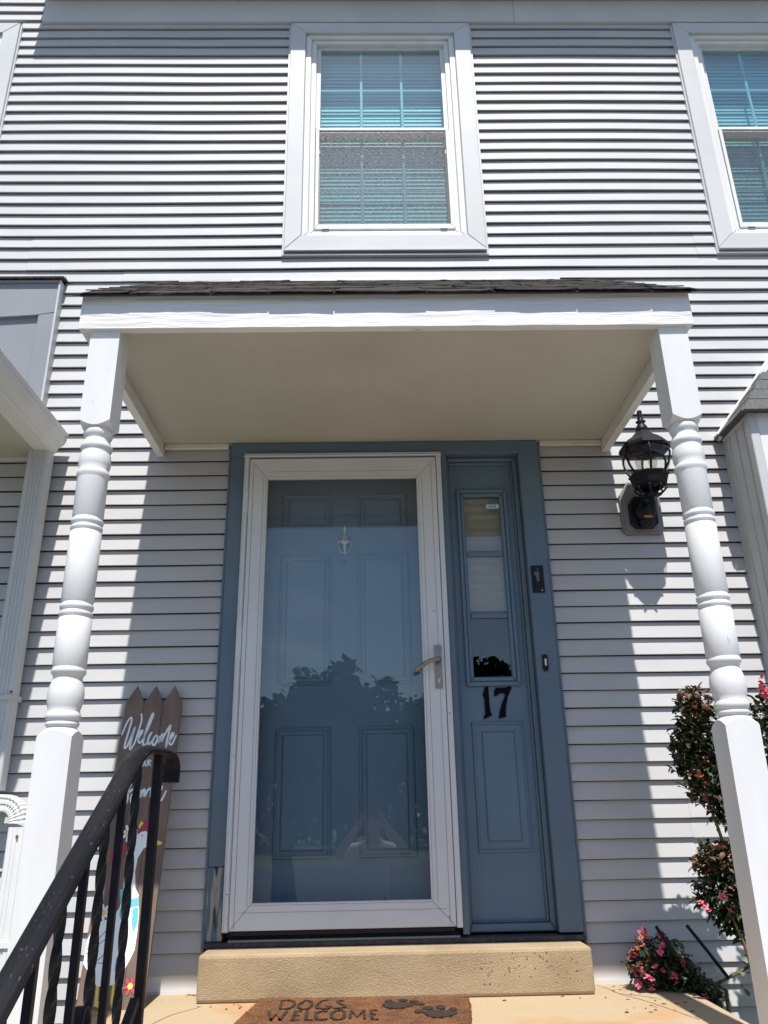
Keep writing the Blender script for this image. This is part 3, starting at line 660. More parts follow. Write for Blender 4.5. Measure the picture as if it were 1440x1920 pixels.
br = empty('bell_bracket', (.774, -.035, 1.555), 'empty black doorbell mounting bracket with cut-out on the blue trim', 'bracket')
mitre(['bracket_edge']*4, .748, .803, 1.555, 1.683, (.0125, .017, .052, .026), -.042, -.0345, 'plastic', br, .0015, gap=0)
box('bracket_tab', .7606, .7686, -.0415, -.0346, 1.6072, 1.636, 'plastic', br, .0005)
box('bracket_clip', .773, .782, -.0445, -.0421, 1.662, 1.666, 'grey', br, .0005)
box('bracket_screw', .788, .793, -.0445, -.0421, 1.561, 1.568, 'brass', br, .0005)
db = empty('doorbell_button', (.774, -.035, 1.198), 'small black doorbell button on the blue trim below the empty bracket', 'doorbell')
box('bell_housing', .762, .786, -.048, -.0345, 1.198, 1.27, 'plastic', db, .005); box('push_button', .7695, .7785, -.052, -.0482, 1.22, 1.25, 'sticker_white', db, .001)

# ================================================================== LEFT NEIGHBOUR'S PORCH
nb = empty('neighbour_porch', (-1.9, -.3, GZ), 'neighbouring porch roof edge with gutter at the left edge', 'porch')
XR = -1.606
box('panel_back', -3.2, XR-.06, -.03, 0.0, 2.39, 3.14, 'panelshaded', nb, 0)
prism('panel_board', [(-3.2, 2.98), (-1.72, 3.075), (XR-.012, 3.09), (XR-.012, 3.27), (-3.2, 3.27)], -.05, -.0305, 'panelshaded', nb, .002)
prism('panel_board', [(XR-.012-.085, 2.39), (XR-.012, 2.39), (XR-.012, 3.0885), (XR-.097, 3.082)], -.048, -.0305, 'panelshaded', nb, .002)
box('panel_channel', XR-.0115, XR, -.06, 0.0, 2.39, 3.285, 'channel', nb, .002)
box('panel_cap', -3.2, XR-.013, -.062, -.001, 3.2705, 3.285, 'panelshaded', nb, .002)
for i in range(6):
    x0 = -3.0+i*.238; bm = bmesh.new(); q = []
    for j in range(6):
        xx = x0+.236*j/5; l_ = .004*noise.noise(Vector((xx*9, 1, 1))); x_ = min(xx, XR+.014)
        q.append([bm.verts.new(v) for v in ((x_, -.075, 3.286+l_), (x_, -.075, 3.298+l_*1.5), (x_, -.005, 3.318), (x_, -.005, 3.305))])
    for a, b in zip(q, q[1:]):
        for j in range(4): bm.faces.new((a[j], b[j], b[(j+1) % 4], a[(j+1) % 4]))
    bm.faces.new(q[0]); bm.faces.new(q[-1][::-1]); finish('shingle', bm, 'shingle', nb)
box('flashing', -3.2, XR+.005, -.03, -.011, 3.3195, 3.335, 'channel', nb, .001)
# gutter that runs out from the wall (ogee section)
GX = -1.462
sec = [(GX, 2.372), (GX-.006, 2.372), (GX-.006, 2.362), (GX-.003, 2.352), (GX-.004, 2.332), (GX-.014, 2.316), (GX-.03, 2.302), (GX-.04, 2.288), (GX-.042, 2.276), (GX-.05, 2.27), (GX-.125, 2.27), (GX-.125, 2.385)]
sec = [(GX+.006, 2.375)]+sec[2:]
bm = bmesh.new(); bprism(bm, sec, -.80, -.062); finish('gutter', bm, 'white', nb)
prism('gutter_end_cap', [(a+(.003 if a > GX-.02 else 0), b+.001) for a, b in sec], -.0615, -.056, 'white', nb, .0005)
box('gutter_seam', GX-.05, GX+.002, -.8035, -.8005, 2.345, 2.382, 'dark', nb, 0)
box('porch_ceiling', -3.2, GX-.126, -.86, -.012, 2.272, 2.30, 'soffit', nb, 0)
box('eave_fascia', GX-.1395, GX-.1255, -.86, -.012, 2.3005, 2.42, 'white', nb, 0)
box('porch_roof_deck', -3.2, GX-.14, -.86, -.065, 2.3005, 2.33, 'sheath', nb, 0)
box('ceiling_trim', -3.2, GX-.127, -.03, -.0125, 2.254, 2.2715, 'soffit_edge', nb, .002)
ds = empty('downspout', (-1.5, -.07, GZ), parent=nb)
def fluted(bm, cx, cy, z0, z1, w=.1, d=.062):
    f = [(-w/2, d/2), (-w/2, -d/2+.006), (-w/2+.006, -d/2)]
    for i in range(4):
        a = -w/2+.022+i*.016; f += [(a, -d/2), (a+.003, -d/2+.004), (a+.007, -d/2+.004), (a+.01, -d/2)]
    f += [(w/2-.006, -d/2), (w/2, -d/2+.006), (w/2, d/2)]
    lo = [bm.verts.new((cx+x, cy+y, z0)) for x, y in f]; hi = [bm.verts.new((cx+x, cy+y, z1)) for x, y in f]
    for i in range(len(f)): bm.faces.new((lo[i], lo[(i+1) % len(f)], hi[(i+1) % len(f)], hi[i]))
bm = bmesh.new(); fluted(bm, -1.567, -.075, .74, 2.27); finish('pipe', bm, 'cap', ds)
bm = bmesh.new(); fluted(bm, -1.424, -.09, GZ, .60, .06, .056); finish('pipe', bm, 'white', ds)
# crimped elbow between the two pipes
bm = bmesh.new(); pr2 = None; N = 30
for i in range(N+1):
    t = i/N; crim = 0
    if t < .2: th = R(90)*(t/.2); cx, cz = -1.53-.037*math.cos(th), .727-.037*math.sin(th); nx_, nz_ = math.cos(th), math.sin(th); nx_, nz_ = -nx_, -nz_
    elif t < .42: f = (t-.2)/.22; cx, cz = -1.53+.04*f, .69; nx_, nz_ = 0, 1
    else:
        f = (t-.42)/.58; th = R(90)*(1-f); cx, cz = -1.49+.066*math.cos(th), .615+.075*math.sin(th); nx_, nz_ = math.cos(th), math.sin(th); crim = .0028*(i % 2)
    if t < .2: nx_, nz_ = math.cos(R(180)-0)*math.cos(th)*-1, math.sin(th)
    w = .034-crim if t >= .2 else .036
    ring = []
    for (a_, d) in ((-1, .028), (-1, -.024), (-.86, -.03), (-.5, -.03), (-.42, -.0265), (-.1, -.0265), (-.02, -.03), (.25, -.03), (.33, -.0265), (.6, -.0265), (.68, -.03), (.86, -.03), (1, -.024), (1, .028)):
        ring.append(bm.verts.new((cx+a_*w*nx_, -.09+(d+(crim if d < 0 else 0)), cz+a_*w*nz_)))
    if pr2:
        for j in range(len(ring)): bm.faces.new((pr2[j], pr2[(j+1) % len(ring)], ring[(j+1) % len(ring)], ring[j]))
    pr2 = ring
finish('elbow', bm, 'white', ds)
box('strap', -1.468, -1.384, -.125, -.02, .17, .197, 'white', ds, .003)
box('strap', -1.622, -1.512, -.113, -.02, 1.1, 1.125, 'cap', ds, .003)
for x, y, z in ((-1.412, -.1195, .565), (-1.525, -.1085, 1.135), (-1.44, -.1265, .183)):
    bm = bmesh.new(); blathe(bm, [(.006, 0), (.005, .003), (.001, .004)], 0, 0, 10)
    bmesh.ops.rotate(bm, verts=bm.verts, cent=(0, 0, 0), matrix=Matrix.Rotation(R(90), 3, 'X')); bmesh.ops.translate(bm, verts=bm.verts, vec=(x, y, z)); finish('rusty_screw', bm, 'rust_stain', ds)

# ================================================================== RIGHT NEIGHBOUR'S BAY
by = empty('neighbour_bay', (2.2, -.2, GZ), 'neighbouring boxed bay with grey shingled hip roof at the right edge', 'bay')
BX, BD, BZ = 1.776, -.282, 2.335
box('bay_body', BX+.004, 3.4, BD+.004, -.001, GZ, BZ, 'white', by, 0)
for i, (a, b) in enumerate(((-.012, -.074), (-.077, -.15), (-.153, -.226), (-.229, -.25))):
    bm = bmesh.new(); y0, y1 = b, a
    pts = [(y0, BX-.001), (y0+.004, BX-.008), (y0+.012, BX-.008), (y0+.016, BX-.0025), (y1-.006, BX-.0025), (y1, BX-.006), (y1, BX+.003), (y0, BX+.003)]
    lo = [bm.verts.new((x, y, GZ)) for y, x in pts]; hi = [bm.verts.new((x, y, BZ-.016)) for y, x in pts]
    for j in range(len(pts)): bm.faces.new((lo[j], lo[(j+1) % 8], hi[(j+1) % 8], hi[j]))
    finish('vertical_siding_panel', bm, 'siding', by)
box('corner_post', BX-.012, BX+.03, BD-.012, -.2515, GZ, BZ-.001, 'channel', by, .003)
box('wall_channel', BX-.012, BX+.003, -.0115, -.0095, GZ, BZ-.016, 'channel', by, .0)
box('top_channel', BX-.011, BX+.003, -.25, -.012, BZ-.0155, BZ-.001, 'channel', by, .002)
box('front_board', BX+.0305, 3.4, BD-.008, BD+.0035, GZ, BZ-.001, 'white', by, .002)
EX, EY, EZ = 1.738, -.325, BZ+.0
SL2 = 1.27; TOP = EZ+SL2*abs(EY)
bm = bmesh.new(); o_ = [(EX, -.002, EZ), (EX, EY, EZ), (3.4, EY, EZ), (3.4, -.002, EZ)]; t_ = [(EX+abs(EY), -.002, TOP), (3.4, -.002, TOP)]
v = [bm.verts.new(c) for c in o_+t_]
for q in ((0, 1, 4), (1, 2, 5, 4), (0, 3, 2, 1), (2, 3, 5), (0, 4, 5, 3)): bm.faces.new([v[i] for i in q])
finish('bay_roof_core', bm, 'shingle2', by)
for c in range(4):   # wavy courses, end slope then front slope, each cut off along the hip
    a0 = c*.075-.012; lim = min(a0+.12, abs(EY)-.004); nx, nz = SL2/math.hypot(1, SL2), 1/math.hypot(1, SL2)
    for face in (0, 1):
        bm = bmesh.new(); q = []; nn = 12
        for i in range(nn+1):
            sft = i/nn; wv = .007*math.sin(sft*6+c*1.9+face)*math.sin(math.pi*sft)
            def pt(d, h):
                if face == 0: return (EX+d-nx*h, -.012+(EY+d+.012)*sft, EZ+SL2*d+nz*h)
                return (EX+d+(3.3-EX-d)*sft, EY+d-nx*h, EZ+SL2*d+nz*h)
            q.append([bm.verts.new(v) for v in (pt(a0+wv, .001), pt(a0+wv, .010), pt(lim, .006), pt(lim, .001))])
        for a, b in zip(q, q[1:]):
            for j in range(4): bm.faces.new((a[j], b[j], b[(j+1) % 4], a[(j+1) % 4]))
        bm.faces.new(q[0]); bm.faces.new(q[-1][::-1]); finish('shingle', bm, 'shingle2', by)
prism('wall_flashing', [(EX-.012, EZ+.012), (EX+.012, EZ-.012), (EX+.44, EZ-.012+.428*SL2), (EX+.416, EZ+.012+.428*SL2)], -.05, -.0105, 'white', by, .002)

# ================================================================== HANDRAIL
hr = empty('handrail', (-.55, -1.45, -.012), 'black iron handrail with twisted balusters running down the steps', 'railing')
RXX = -.55; RS = .598
RS = .66
def rail_z(y): return .686+RS*(y+1.706)
path = [(-3.05, rail_z(-3.05)), (-1.71, rail_z(-1.71)), (-1.66, .717), (-1.61, .747), (-1.565, .766), (-1.52, .776), (-1.44, .78), (-1.36, .783), (-1.29, .78), (-1.25, .766), (-1.236, .742), (-1.238, .712)]
cs = [(a*.82, b*.82) for a, b in ((-.028, -.006), (-.028, .003), (-.022, .009), (-.012, .013), (0, .0145), (.012, .013), (.022, .009), (.028, .003), (.028, -.006), (.016, -.009), (-.016, -.009))]
bm = bmesh.new(); prv = None; PN = [Vector((0, *p)) for p in path]; dense = [PN[0]]
for a, b in zip(PN[:1], PN[1:2]):
    for i in range(1, 25): dense.append(a.lerp(b, i/24))
dense += [Vector((0, p.x, p.y)) for p in catmull([(p.y, p.z) for p in PN[1:]], 4)[1:]]
for i, p in enumerate(dense):
    t = (dense[min(i+1, len(dense)-1)]-dense[max(i-1, 0)]).normalized(); nn = Vector((0, -t.z, t.y))
    rg = [bm.verts.new((RXX+a, p.y+nn.y*b, p.z+nn.z*b)) for a, b in cs]
    if prv:
        for j in range(len(cs)): bm.faces.new((prv[j], prv[(j+1) % len(cs)], rg[(j+1) % len(cs)], rg[j]))
    else: bm.faces.new(rg)
    prv = rg
bm.faces.new(prv[::-1]); finish('cap_rail', bm, 'railpaint', hr)
box('newel_post', RXX-.011, RXX+.011, -1.397, -1.375, -.012, .776, 'black', hr, .002)
box('newel_foot', RXX-.045, RXX+.045, -1.445, -1.355, -.0115, -.002, 'black', hr, .001)
box('newel_post', RXX-.011, RXX+.011, -2.857, -2.835, GZ, rail_z(-2.84)-.008, 'black', hr, .002)
bm = bmesh.new(); btube(bm, [(RXX, -1.425, rail_z(-1.425)-.64), (RXX, -2.815, rail_z(-2.815)-.64)], .013, 4, square=True); finish('bottom_rail', bm, 'black', hr)
i = 0; y = -1.565
while y > -2.78:
    zt = min(rail_z(y), .779)-.006; zb = rail_z(y)-.645; bm = bmesh.new()
    if i % 2 == 0:
        n = 44; btube(bm, [(RXX, y, zb+(zt-zb)*k/n) for k in range(n+1)], .0102, 4, twist=.34, square=True); finish('twisted_baluster', bm, 'black', hr)
    else:
        btube(bm, [(RXX, y, zb), (RXX, y, zt)], .0102, 4, square=True); finish('baluster', bm, 'black', hr)
    i += 1; y -= .1
# flat scroll between two balusters
bm = bmesh.new(); sp = []
for k in range(26):
    a = R(-150)+k*R(16.5); r = .034-.0006*k; sp.append((-1.80+r*math.cos(a)*.9, .255+r*1.5*math.sin(a)))
sp = [(-1.86, -.02), (-1.84, .08), (-1.825, .17)]+sp
prv = None
for k, (yy, zz) in enumerate(sp):
    t = Vector((sp[min(k+1, len(sp)-1)][0]-sp[max(k-1, 0)][0], sp[min(k+1, len(sp)-1)][1]-sp[max(k-1, 0)][1])).normalized()
    rg = [bm.verts.new((RXX+a, yy-t.y*b, zz+t.x*b)) for a, b in ((-.011, -.002), (.011, -.002), (.011, .002), (-.011, .002))]
    if prv:
        for j in range(4): bm.faces.new((prv[j], prv[(j+1) % 4], rg[(j+1) % 4], rg[j]))
    prv = rg
finish('scroll', bm, 'black', hr)

# ================================================================== WELCOME SIGN
sg = empty('welcome_sign', (-.942, -.27, -.012), 'brown picket welcome sign with a painted goose leaning on the siding', 'sign')
SB = Vector((-.942, -.262, -.005)); SV = (Vector((-.932, -.04, 1.16))-SB).normalized(); SU = (Vector((1, 0, 0))-SV*SV.x).normalized(); SN = SU.cross(SV)
def sf(u, v, h): return SB+SU*u+SV*v+SN*h
def spoly(name, pts, h0, h1, m, bev=0):
    bm = bmesh.new(); a = [bm.verts.new(sf(u/1000, v/1000, h1)) for u, v in pts]; b = [bm.verts.new(sf(u/1000, v/1000, h0)) for u, v in pts]; n = len(pts)
    f = bm.faces.new(a); bm.faces.new(b[::-1])
    for i in range(n): bm.faces.new((a[i], b[i], b[(i+1) % n], a[(i+1) % n]))
    if bev: bmesh.ops.bevel(bm, geom=list(f.edges), offset=bev, segments=1, affect='EDGES')
    return finish(name, bm, m, sg)
for x0, x1, xp in ((-121, -41.5, -81), (-40.5, 39.5, 0), (40.5, 120, 81)):
    spoly('picket', [(x0, -8), (x1, -8), (x1, 1112), (xp, 1188), (x0, 1112)], -.014, 0, 'wood', .0015)
spoly('batten', [(-105, 1070), (105, 1070), (105, 1103), (-105, 1103)], -.026, -.0145, 'wood'); spoly('batten', [(-105, 120), (105, 120), (105, 150), (-105, 150)], -.026, -.0145, 'wood')
STR = {'W': [(-115, 973), (-102, 1024), (-89, 1047), (-83, 1035), (-90, 977), (-96, 931), (-92, 918), (-82, 935), (-71, 977), (-65, 1006), (-66, 992), (-72, 950), (-73, 919), (-67, 915), (-56, 942), (-47, 992), (-41, 1035), (-47, 1065)], 'e': [(-45, 953), (-33, 980), (-31, 992), (-38, 988), (-43, 969), (-41, 946), (-33, 940), (-22, 957)], 'l': [(-22, 957), (-9, 999), (3, 1046), (5, 1062), (0, 1060), (-11, 1015), (-19, 965), (-21, 938), (-16, 926), (-3, 943)], 'c': [(12, 984), (6, 978), (-1, 957), (0, 939), (6, 934), (17, 949)], 'o': [(27, 970), (20, 955), (19, 935), (27, 930), (35, 945), (36, 964), (28, 971), (37, 959), (45, 964)], 'm': [(47, 968), (43, 940), (51, 968), (57, 975), (55, 945), (64, 971), (82, 1010), (84, 1002), (77, 948), (76, 914)], 'm2': [(76, 914), (80, 937), (86, 948)], 'e2': [(84, 939), (98, 963), (102, 978), (94, 976), (89, 956), (90, 937), (100, 933), (114, 971)],
 'H1': [(-75, 764), (-66, 775), (-67, 739), (-72, 700)], 'H2': [(-43, 774), (-51, 749), (-50, 714), (-53, 696)], 'H3': [(-74, 732), (-46, 742), (-33, 756)], 'o3': [(-27, 738), (-36, 728), (-36, 706), (-28, 699), (-19, 713), (-20, 731), (-27, 738), (-7, 731)], 'm3': [(1, 749), (2, 720), (7, 745), (14, 750), (16, 724), (27, 748), (39, 754), (42, 723), (50, 720)], 'e3': [(67, 727), (81, 752), (83, 761), (74, 757), (75, 737), (79, 712), (88, 710), (102, 746)]}
SMALL = {'T': [(-60, 868), (-45, 869)], 'T2': [(-52, 868), (-50, 844)], 'O': [(-32, 868), (-37, 861), (-36, 849), (-28, 845), (-23, 851), (-25, 862), (-32, 868)], 'O2': [(-13, 868), (-18, 860), (-16, 849), (-9, 844), (-4, 851), (-6, 862), (-13, 868)], 'U': [(-2, 869), (0, 851), (6, 844), (9, 851), (7, 870)], 'R': [(16, 844), (13, 869), (23, 864), (16, 856), (27, 844)]}
bm = bmesh.new()
for q in STR.values(): ribbon(bm, [(u/1000, v/1000) for u, v in q], .0082, sf, .0012)
for q in SMALL.values(): ribbon(bm, [(u/1000, v/1000) for u, v in q], .0042, sf, .0012, 3)
finish('lettering', bm, 'ink', sg, kind='stuff')
GO = {'hatback': [(-86, 495), (-83, 517), (-61, 534), (-32, 545), (-17, 549), (-17, 527), (-33, 502), (-64, 482), (-77, 481)],
 'body': [(-9, 368), (-18, 320), (-36, 290), (-81, 274), (-104, 254), (-119, 215), (-120, 176), (-119, 138), (-96, 113), (-59, 69), (-26, 62), (4, 74), (28, 105), (47, 146), (61, 181), (62, 239), (59, 306), (47, 360), (26, 374)],
 'neck': [(-22, 545), (-18, 498), (-18, 437), (-14, 388), (-10, 361), (51, 360), (32, 388), (22, 444), (25, 494), (41, 526), (70, 545), (72, 570), (36, 596), (11, 598), (-14, 582)],
 'beak': [(87, 558), (99, 556), (114, 547), (105, 541), (90, 539), (73, 548)], 'hatred': [(8, 590), (15, 624), (37, 637), (66, 626), (84, 616), (80, 596), (40, 592), (24, 589), (12, 578)], 'hatyel': [(10, 612), (18, 630), (29, 622), (15, 600)],
 'bow': [(-26, 382), (-14, 386), (-3, 378), (-1, 361), (5, 340), (-19, 340), (-22, 364)], 'rib1': [(-8, 325), (7, 326), (11, 316), (-1, 306), (-1, 293), (9, 289), (10, 276), (-6, 280), (-14, 296), (-15, 313)], 'knot': [(5, 345), (40, 353), (51, 355), (55, 328), (45, 326), (7, 319)], 'tail1': [(33, 316), (52, 324), (58, 289), (55, 259), (46, 236), (36, 272)], 'tail2': [(14, 191), (19, 162), (9, 133), (5, 111), (-2, 115), (-3, 152)],
 'leg1': [(-60, 70), (-50, 68), (-47, 38), (-46, 23), (-26, 19), (-23, 7), (-34, 4), (-36, -4), (-47, 4), (-57, 6), (-57, 26)], 'leg2': [(-2, 72), (6, 75), (8, 49), (14, 25), (26, 19), (31, -4), (22, 4), (11, 6), (9, -4), (-1, 19)]}
for k, m_, h in (('hatback', 'inkr', .0006), ('leg1', 'inky', .0006), ('leg2', 'inky', .0006), ('body', 'inkw', .0008), ('neck', 'inkw', .001), ('beak', 'inky', .0012), ('hatred', 'inkr', .0014), ('hatyel', 'inky', .0017), ('bow', 'inkt', .0014), ('rib1', 'inkt', .0016), ('knot', 'inkt', .0018), ('tail1', 'inkt', .0014), ('tail2', 'inkt', .0014)):
    spoly('goose_'+{'hatback': 'bonnet_back', 'hatred': 'bonnet', 'hatyel': 'bonnet_band', 'leg1': 'leg', 'leg2': 'leg', 'rib1': 'ribbon', 'tail1': 'ribbon_tail', 'tail2': 'ribbon_tail'}.get(k, k), GO[k], 0.0001, h, m_)
bm = bmesh.new()
for q in ([(-119, 178), (-112, 188), (-100, 195), (-72, 224), (-45, 257)], [(-118, 171), (-104, 173), (-75, 198), (-45, 224)], [(-106, 157), (-99, 150), (-73, 147), (-51, 166), (-39, 182)], [(-70, 141), (-47, 140), (-26, 146)]):
    ribbon(bm, [(u/1000, v/1000) for u, v in q], .0022, sf, .0012, 5)
ribbon(bm, [(.0275, .575), (.0325, .575)], .006, sf, .0014, 2)
finish('goose_outline', bm, 'inkd', sg)
def daisy(u, v, r, mp, mc, n):
    bm = bmesh.new()
    for i in range(n):
        a = 2*math.pi*i/n+.2; c, s = math.cos(a), math.sin(a)
        pts = [(u+r*(t*c-w*s), v+r*1.12*(t*s+w*c)) for t, w in ((.15, -.08), (.55, -.19), (.9, -.13), (1, 0), (.9, .13), (.55, .19), (.15, .08))]
        bm.faces.new([bm.verts.new(sf(p/1000, q/1000, .0022)) for p, q in pts])
    finish('daisy_petals', bm, mp, sg)
    spoly('daisy_centre', [(u+r*.36*math.cos(2*math.pi*i/12), v+r*.4*math.sin(2*math.pi*i/12)) for i in range(12)], .0022, .0028, mc)
daisy(-26, 585, 30, 'inkw', 'inky', 7); daisy(-75, 304, 27, 'inkw', 'inky', 8); daisy(63, 66, 27, 'inkp', 'inky', 6)

# ================================================================== DOOR MAT
mt = empty('door_mat', (-.04, -.45, -.012), 'brown coir door mat with paw prints on the stoop below the step', 'mat')
bm = bmesh.new(); cA, cB, cC, cD = Vector((-.415, -.215)), Vector((.342, -.296)), Vector((.29, -.79)), Vector((-.467, -.71))
G_ = []; nu, nv = 90, 56
for i in range(nu+1):
    row = []
    for j in range(nv+1):
        p = cA.lerp(cB, i/nu).lerp(cD.lerp(cC, i/nu), j/nv); ed = i in (0, nu) or j in (0, nv)
        z = -.0115 if ed else .008+.0035*rng.random()
        row.append(bm.verts.new((p.x+(rng.uniform(-.003, .003)), p.y+rng.uniform(-.003, .003), z)))
    G_.append(row)
for i in range(nu):
    for j in range(nv): bm.faces.new((G_[i][j], G_[i+1][j], G_[i+1][j+1], G_[i][j+1]))
finish('coir_pile', bm, 'coir', mt)
MT = [[(-326, -306), (-322, -419)], [(-332, -299), (-298, -296), (-279, -330), (-280, -393), (-297, -422), (-323, -425)], [(-244, -306), (-261, -358), (-258, -408), (-238, -438), (-220, -412), (-217, -350), (-228, -313), (-244, -306)], [(-162, -304), (-187, -321), (-198, -390), (-192, -427), (-166, -439), (-151, -422), (-150, -405), (-168, -405)], [(-107, -317), (-128, -328), (-123, -360), (-102, -400), (-105, -427), (-142, -438)], [(-353, -463), (-333, -583), (-323, -501), (-304, -580), (-293, -458)], [(-242, -460), (-264, -465), (-264, -590), (-240, -587)], [(-264, -530), (-246, -525)], [(-226, -453), (-220, -589), (-199, -586)], [(-156, -472), (-186, -481), (-192, -520), (-185, -577), (-171, -591), (-151, -580)], [(-121, -464), (-139, -492), (-139, -559), (-119, -594), (-101, -574), (-100, -507), (-107, -472), (-121, -464)], [(-80, -587), (-77, -481), (-58, -568), (-35, -479), (-32, -598)], [(9, -478), (-12, -476), (-8, -600), (13, -602)], [(-11, -534), (4, -532)]]
def mf(u, v, h): return Vector((u, v, .0125+h))
bm = bmesh.new()
for k, q in enumerate(MT):
    straight = k in (5, 6, 7, 8, 11, 12, 13, 0)
    ribbon(bm, [(u/1000, v/1000) for u, v in q], .0125 if k > 4 else .0105, mf, .0012, 1 if straight else 5)
finish('lettering', bm, 'coirink', mt, kind='stuff')
PW = [((50, -347), 14, 16), ((99, -337), 17, 18), ((136, -361), 17, 18), ((154, -399), 18, 18), ((78, -413), 54, 44), ((147, -510), 16, 23), ((179, -464), 18, 24), ((222, -457), 16, 28), ((261, -487), 14, 21), ((213, -546), 54, 50)]
for (u, v), a, b in PW:
    bm = bmesh.new(); pts = []
    for i in range(18):
        t = 2*math.pi*i/18; rr = 1+(.1*math.sin(3*t+.6) if a > 40 else 0)
        pts.append((u/1000+a/1000*rr*math.cos(t), v/1000+b/1000*rr*math.sin(t)))
    bm.faces.new([bm.verts.new((x, y, .0137)) for x, y in pts]); r_ = bmesh.ops.extrude_face_region(bm, geom=list(bm.faces)); bmesh.ops.translate(bm, verts=[g for g in r_['geom'] if isinstance(g, bmesh.types.BMVert)], vec=(0, 0, -.003))
    finish('paw_print', bm, 'coirink', mt)

# lichen patch at the stoop's corner
lc = bmesh.new(); pts = [(-1.0+.085*math.cos(t)*(1+.25*math.sin(3*t)), -.22+.13*math.sin(t)*(1+.2*math.cos(4*t))) for t in [2*math.pi*i/26 for i in range(26)]]
lc.faces.new([lc.verts.new((x, y, -.0105)) for x, y in pts]); lo_ = finish('lichen', lc, 'lichen'); tag(lo_, kind='stuff'); lo_['label'] = 'yellow lichen on the stoop behind the sign'

# ================================================================== ROSES
def petal_mesh(name, seed, m, rad):
    rr = random.Random(seed); bm = bmesh.new()
    for ringi, (n, tilt, l_) in enumerate(((6, .35, 1), (5, .8, .8), (4, 1.2, .6))):
        for i in range(n):
            a = 2*math.pi*(i+rr.random()*.5)/n; el = tilt+rr.uniform(-.2, .2)
            d = Vector((math.cos(a)*math.cos(el), math.sin(a)*math.cos(el), math.sin(el))); s = Vector((-math.sin(a), math.cos(a), 0)); u = d.cross(s)
            L = rad*l_*rr.uniform(.8, 1.15); w = L*.42
            p = [Vector((0, 0, 0)), d*L*.55+s*w+u*L*.1, d*L+s*w*.5-u*L*.12, d*L-s*w*.5-u*L*.12, d*L*.55-s*w+u*L*.1]
            bm.faces.new([bm.verts.new(q) for q in p])
    me = bpy.data.meshes.new(name); bm.to_mesh(me); bm.free(); me.materials.append(M[m]); return me
FL = {'pink': [petal_mesh('rose_flower', s, 'pink', .0145) for s in (1, 2)], 'rust': [petal_mesh('faded_flower', s, 'rust', .0125) for s in (3, 4)]}
def flowers(parent, kind, spots):
    for p in spots:
        o = bpy.data.objects.new('flower', rng.choice(FL[kind])); o.location = p
        o.rotation_euler = (rng.uniform(-.2, 1.2), rng.uniform(-.6, .6), rng.uniform(0, 6)); s = rng.uniform(.75, 1.25); o.scale = (s, s, s); link(o, parent)
def leaves(parent, name, m, blobs, size):
    bm = bmesh.new()
    for (c, rad, n) in blobs:
        for _ in range(n):
            d = Vector((rng.gauss(0, 1), rng.gauss(0, 1), rng.gauss(0, 1))).normalized()*rng.random()**.45
            p = Vector((c[0]+d.x*rad[0], c[1]+d.y*rad[1], c[2]+d.z*rad[2])); p.y = min(p.y, -.02)
            t = Vector((rng.uniform(-1, 1), rng.uniform(-1, .4), rng.uniform(-.8, .7))).normalized(); s = t.cross(Vector((rng.uniform(-.4, .4), rng.uniform(-.5, .2), 1))).normalized(); u = s.cross(t)
            L = size*rng.uniform(.6, 1.3); w = L*rng.uniform(.2, .32); k = L*rng.uniform(.05, .25)
            a = [bm.verts.new(q) for q in (p, p+t*L*.35+s*w+u*k*.5, p+t*L*.75+s*w*.7+u*k*.3, p+t*L-u*k, p+t*L*.75-s*w*.7+u*k*.3, p+t*L*.35-s*w+u*k*.5)]
            mid = bm.verts.new(p+t*L*.5)
            for i in range(6): bm.faces.new((a[i], a[(i+1) % 6], mid))
    finish(name, bm, m, parent, kind='stuff')
def blobspots(blobs, n, bias=(0, -.6, .4)):
    out = []
    for _ in range(n):
        c, rad, _n = rng.choice(blobs); d = (Vector((rng.gauss(0, 1), rng.gauss(0, 1), rng.gauss(0, 1)))+Vector(bias)).normalized()*rng.uniform(.75, 1.05)
        out.append(Vector((c[0]+d.x*rad[0], min(-.03, c[1]+d.y*rad[1]), c[2]+d.z*rad[2])))
    return out
# tall bush behind the right post
def TR(p): return (p[0]*.934, p[1]-.22, .62+(p[2]-.62)*.934)
def TB(bl): return [(TR(c), r, int(n*2.3)) for c, r, n in bl]
rb = empty('rose_bush', (1.34, -.42, GZ), 'tall rose bush with browned blooms behind the right porch post', 'rose bush')
for pth, r0 in (([(1.5, -.22, GZ), (1.49, -.2, -.3), (1.42, -.2, .1), (1.4, -.2, .35), (1.36, -.2, .55), (1.33, -.2, .68), (1.34, -.2, .9)], .009), ([(1.52, -.22, GZ), (1.53, -.26, 0), (1.56, -.28, .5), (1.6, -.3, .95)], .009),
                ([(1.48, -.2, GZ), (1.44, -.22, -.2), (1.38, -.22, .15), (1.32, -.2, .35)], .007)):
    tube('stem', [TR(q) if q[2] > GZ else (q[0]*.934, q[1]-.22, GZ) for q in pth], [r0*(1-.6*i/len(pth)) for i in range(len(pth))], 'stem', rb, 7)
B1 = [((1.335, -.2, .98), (.07, .07, .09), 150), ((1.30, -.2, .85), (.075, .08, .08), 200), ((1.34, -.2, .74), (.09, .09, .1), 330), ((1.40, -.2, .84), (.08, .09, .18), 300), ((1.39, -.2, .62), (.055, .06, .07), 130)]
B2 = [((1.33, -.18, .42), (.075, .08, .07), 170), ((1.35, -.18, .3), (.08, .08, .08), 210), ((1.42, -.18, .33), (.07, .08, .15), 220), ((1.41, -.16, .2), (.05, .06, .06), 80)]
B3 = [((1.62, -.3, .95), (.09, .1, .14), 330), ((1.6, -.3, .72), (.07, .08, .14), 220)]
